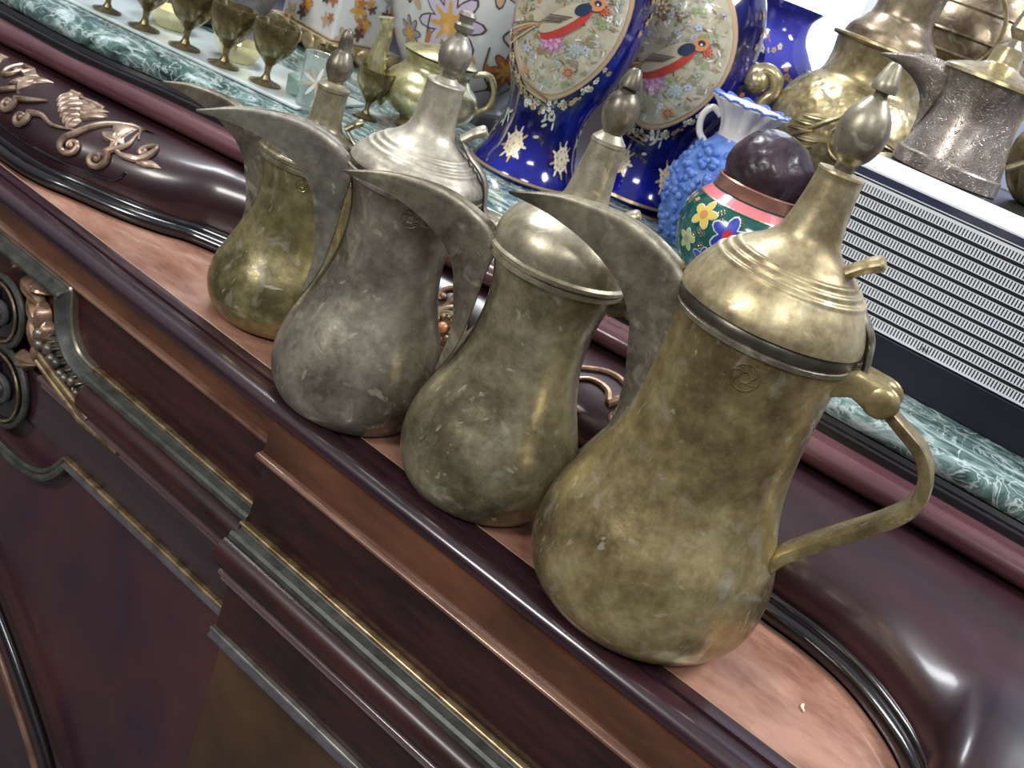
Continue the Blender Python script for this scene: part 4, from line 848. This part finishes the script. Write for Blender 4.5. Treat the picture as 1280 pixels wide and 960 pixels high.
# big brown brass pot with ring handle, high at the back
t = empty('brass_cauldron', (-.128, .700, TZ), 'round brown brass pot with large ring handle, top right behind urn and jug', 'pot')
cp = sm([(0, .055), (.01, .058), (.06, .075), (.13, .080), (.19, .072), (.205, .066), (.222, .074), (.250, .080), (.280, .074), (.300, .060), (.312, .052)], 5)
obj('body', lathe(bmesh.new(), [(0, 0)] + cp, 72), BRD, t)
rn = bmesh.new()
for z in (.243, .262, .290): tube(rn, [((radf(cp)(z) + .0006) * math.cos(a), (radf(cp)(z) + .0006) * math.sin(a), z) for a in [2 * PI * i / 72 for i in range(72)]], .0018, 8, closed=True)
obj('raised_bands', rn, BRD, t)
rh = bmesh.new(); aa = az((-.128, .700)); n_ = Vector((math.cos(aa), math.sin(aa), 0)); s_ = Vector((-math.sin(aa), math.cos(aa), 0)); cen = n_ * .092 + s_ * -.022 + Vector((0, 0, .270))
tube(rh, [cen + s_ * .045 * math.cos(q) + Vector((0, 0, .045)) * math.sin(q) + n_ * .006 * math.sin(q) for q in [2 * PI * i / 60 for i in range(60)]], .0022, 8, closed=True)
bmesh.ops.create_uvsphere(rh, u_segments=12, v_segments=8, radius=.008, matrix=Matrix.Translation(cen + Vector((0, 0, .045)) - n_ * .004))
obj('ring_handle', rh, BR, t)
# curled brass finial ornament
t = empty('brass_hook', (-.240, .480, TZ), 'small polished brass ornament with curled swan neck behind the ruffled vase', 'ornament')
ck = bmesh.new(); aa = az((-.240, .480)); s_ = Vector((-math.sin(aa), math.cos(aa), 0))
pp = [(-.000, .0), (.000, .06), (.003, .12), (.006, .139), (.012, .150), (.008, .163), (-.004, .167), (-.013, .160), (-.012, .150)]
tube(ck, cat([tuple(s_ * a + Vector((0, 0, z))) for a, z in pp], 5), [.016] + [.010] * 10 + [.0065] * 12 + [.0070] * 10 + [.0095] * 8, 16)
bmesh.ops.create_uvsphere(ck, u_segments=20, v_segments=12, radius=.0125, matrix=Matrix.Translation(s_ * -.008 + Vector((0, 0, .154))))
obj('swan_neck', ck, BR, t); obj('foot', lathe(bmesh.new(), [(0.0002, 0), (.0002, .024), (.003, .024), (.007, .016), (.012, .012), (.012, 0)], 32), BR, t)

# brass teapot
T_ = (-.478, .284, TZ)
t = empty('brass_teapot', T_, 'small bright brass teapot with upright spout, left of the cobalt vases', 'teapot', None, math.radians(44)); t.scale = (1.12, 1.12, 1.12)
TP = old_brass('teapot_brass', (.26, .22, .09), (.44, .40, .20), (.66, .61, .38), .26, 41.)
obj('body', lathe(bmesh.new(), [(.0002, 0), (.0002, .022), (.004, .024), (.008, .020)] + sm([(.010, .022), (.018, .036), (.030, .0425), (.042, .0400), (.051, .0310), (.057, .0285), (.064, .0320)], 5) + [(.0645, .030), (.060, .026)], 64), TP, t)
obj('lid', lathe(bmesh.new(), [(.0650, .031), (.066, .033), (.068, .031), (.073, .015), (.076, .004), (.080, .0055), (.083, 0)], 48), TP, t)
ts = bmesh.new(); tube(ts, cat([(-.034, 0, .022), (-.048, 0, .030), (-.052, 0, .050), (-.051, 0, .070), (-.054, 0, .082)], 6), [.0140 - .0085 * min(1, i / 16) for i in range(22)] + [.0056, .0060, .0072], 14); obj('spout', ts, TP, t)
th_ = bmesh.new(); tube(th_, cat([(.030, 0, .060), (.044, 0, .064), (.053, 0, .052), (.052, 0, .038), (.041, 0, .028)], 6), .0026, 10); obj('handle', th_, TP, t)

# ------------------------------------------------------------------ goblets, tray, glass
tr = bmesh.new()
TRX = [(-.770, .075), (-.53, .130)]
dv = Vector((.24, .055, 0)).normalized(); nv = Vector((-dv.y, dv.x, 0)); o0 = Vector((-.80, .078, TZ))
c4 = [o0, o0 + dv * .30, o0 + dv * .30 + nv * .12, o0 + nv * .12]
for hh0, hh1 in ((.0004, .0034),):
    lo_ = [tr.verts.new(p + Vector((0, 0, hh0))) for p in c4]; hi_ = [tr.verts.new(p + Vector((0, 0, hh1))) for p in c4]
    tr.faces.new(lo_); tr.faces.new(hi_)
    for i in range(4): tr.faces.new((lo_[i], lo_[(i + 1) % 4], hi_[(i + 1) % 4], hi_[i]))
to = obj('white_tray', tr, mat('frosted_white', (.62, .70, .68), .12, coat=.6), smooth=False, bevel=.001); tag(to, 'flat frosted white tray under the row of brass goblets on the marble', 'tray')
GT = TZ + .0036
GBR = old_brass('goblet_brass', (.10, .075, .03), (.26, .21, .10), (.50, .43, .23), .26, 51.)
gprof = [(0, .0)] + [(.0003, .0135), (.0010, .0138), (.0022, .0100)] + sm([(.004, .0045), (.009, .0026), (.015, .0032), (.020, .0080), (.026, .0140), (.034, .0178), (.043, .0190), (.049, .0188)], 4) + [(.049, .0178), (.040, .0165), (.026, .010), (.022, 0)]
gprof = [(z * 1.04, r * 1.0) for z, r in gprof]
def goblet(x, y, label, s=1., z=GT, group='brass goblets on the marble'):
    t = empty('brass_goblet', (x, y, z), label, 'goblet', group)
    t.scale = (s * 1.08, s * 1.08, s * 1.08)
    obj('cup', lathe(bmesh.new(), [p for p in gprof if p[0] > .013] and sm([(.0156, .0032), (.0208, .0080), (.027, .0140), (.0354, .0178), (.0447, .0190), (.051, .0188)], 4) + [(.051, .0178), (.042, .0165), (.027, .010), (.023, 0)], 40), GBR, t)
    obj('stem', lathe(bmesh.new(), [(0, 0), (.0003, .0135), (.0010, .0138), (.0022, .0100)] + sm([(.004, .0045), (.009, .0026), (.0158, .0033)], 4), 32), GBR, t)
goblet(-.567, .158, 'brass goblet nearest the smallest pot, first of the front row', z=GT)
goblet(-.609, .143, 'dark brass goblet, second of the front row from the smallest pot', z=GT)
goblet(-.652, .131, 'brass goblet, third of the front row from the smallest pot', z=GT)
goblet(-.700, .120, 'brass goblet, fourth of the front row, cut by the top of the photo', z=GT)
goblet(-.745, .110, 'brass goblet at the far left end of the front row', .9, z=GT)
goblet(-.505, .232, 'small brass goblet with short stem, just left of the brass teapot', .85, TZ + .0004)
goblet(-.553, .222, 'small brass goblet behind the etched glass', .85, TZ + .0004)
# yellow polygonal dishes behind the goblets
for x, y, lb in ((-.633, .178, 'yellow gilt faceted dish behind the goblets, the nearer one'), (-.720, .165, 'yellow gilt faceted dish behind the goblets, the farther one')):
    b_ = bmesh.new(); lathe(b_, [(0, 0), (.0003, .016), (.010, .022), (.018, .026), (.018, .0245), (.008, .018), (.006, 0)], 8)
    oo = obj('gilt_dish', b_, mat('yellow_gilt', (.66, .56, .26), .25, metal=.6, color2=(.76, .70, .45), scale=20), smooth=False); oo.location = (x, y, GT); tag(oo, lb, 'dish')
t = empty('etched_glass', (-.512, .166, TZ + .0004), 'clear glass tumbler with gilt etched flower behind the smallest pot', 'glass')
obj('tumbler', lathe(bmesh.new(), [(0, 0), (.0002, .0135), (.002, .0140), (.050, .0165), (.0505, .0158), (.050, .0150), (.005, .0125), (.0045, 0)], 32), mat('clear_glass', (.85, .92, .90), .05, trans=.85), t)
d = Decal(radf([(0, .0140), (.05, .0166)]), dict(g=mat('pale_gold_paint', (.66, .58, .42)), w=en('white', (.8, .78, .74))), az((-.512, .166)))
for i in range(9): d.petal(0, .028, i * .7, .015, .0032, 'g' if i % 2 else 'w', .0004 + i * .00004)
d.strip([(0, .006), (.002, .018), (0, .028)], .0012, 'g', .0005)
obj('etched_flower', d.bm, [mat('pale_gold_paint', (.66, .58, .42)), en('white', (.8, .78, .74))], t)
cb = bmesh.new(); bmesh.ops.create_icosphere(cb, subdivisions=1, radius=.017)
for v in cb.verts: v.co.z = max(v.co.z * .9, -.013)
cg = obj('crystal_block', cb, mat('green_crystal', (.45, .62, .55), .06, trans=.6, coat=.4), smooth=False); cg.location = (-.538, .176, TZ + .0133); tag(cg, 'faceted pale green crystal block between goblet and etched glass', 'crystal')
bw = bmesh.new(); lathe(bw, [(0.0003, 0), (.0003, .040)] + sm([(.002, .045), (.02, .066), (.05, .078), (.075, .076)], 5) + [(.075, .071), (.03, .060), (.012, .03), (.01, 0)], 48)
bo = obj('stone_bowl', bw, mat('mottled_stone', (.05, .042, .042), .5, color2=(.22, .19, .19), scale=45, detail=9, bump=.4)); bo.location = (-.80, .262, TZ); tag(bo, 'dark mottled grey bowl behind the goblets, left of the square planter', 'bowl')
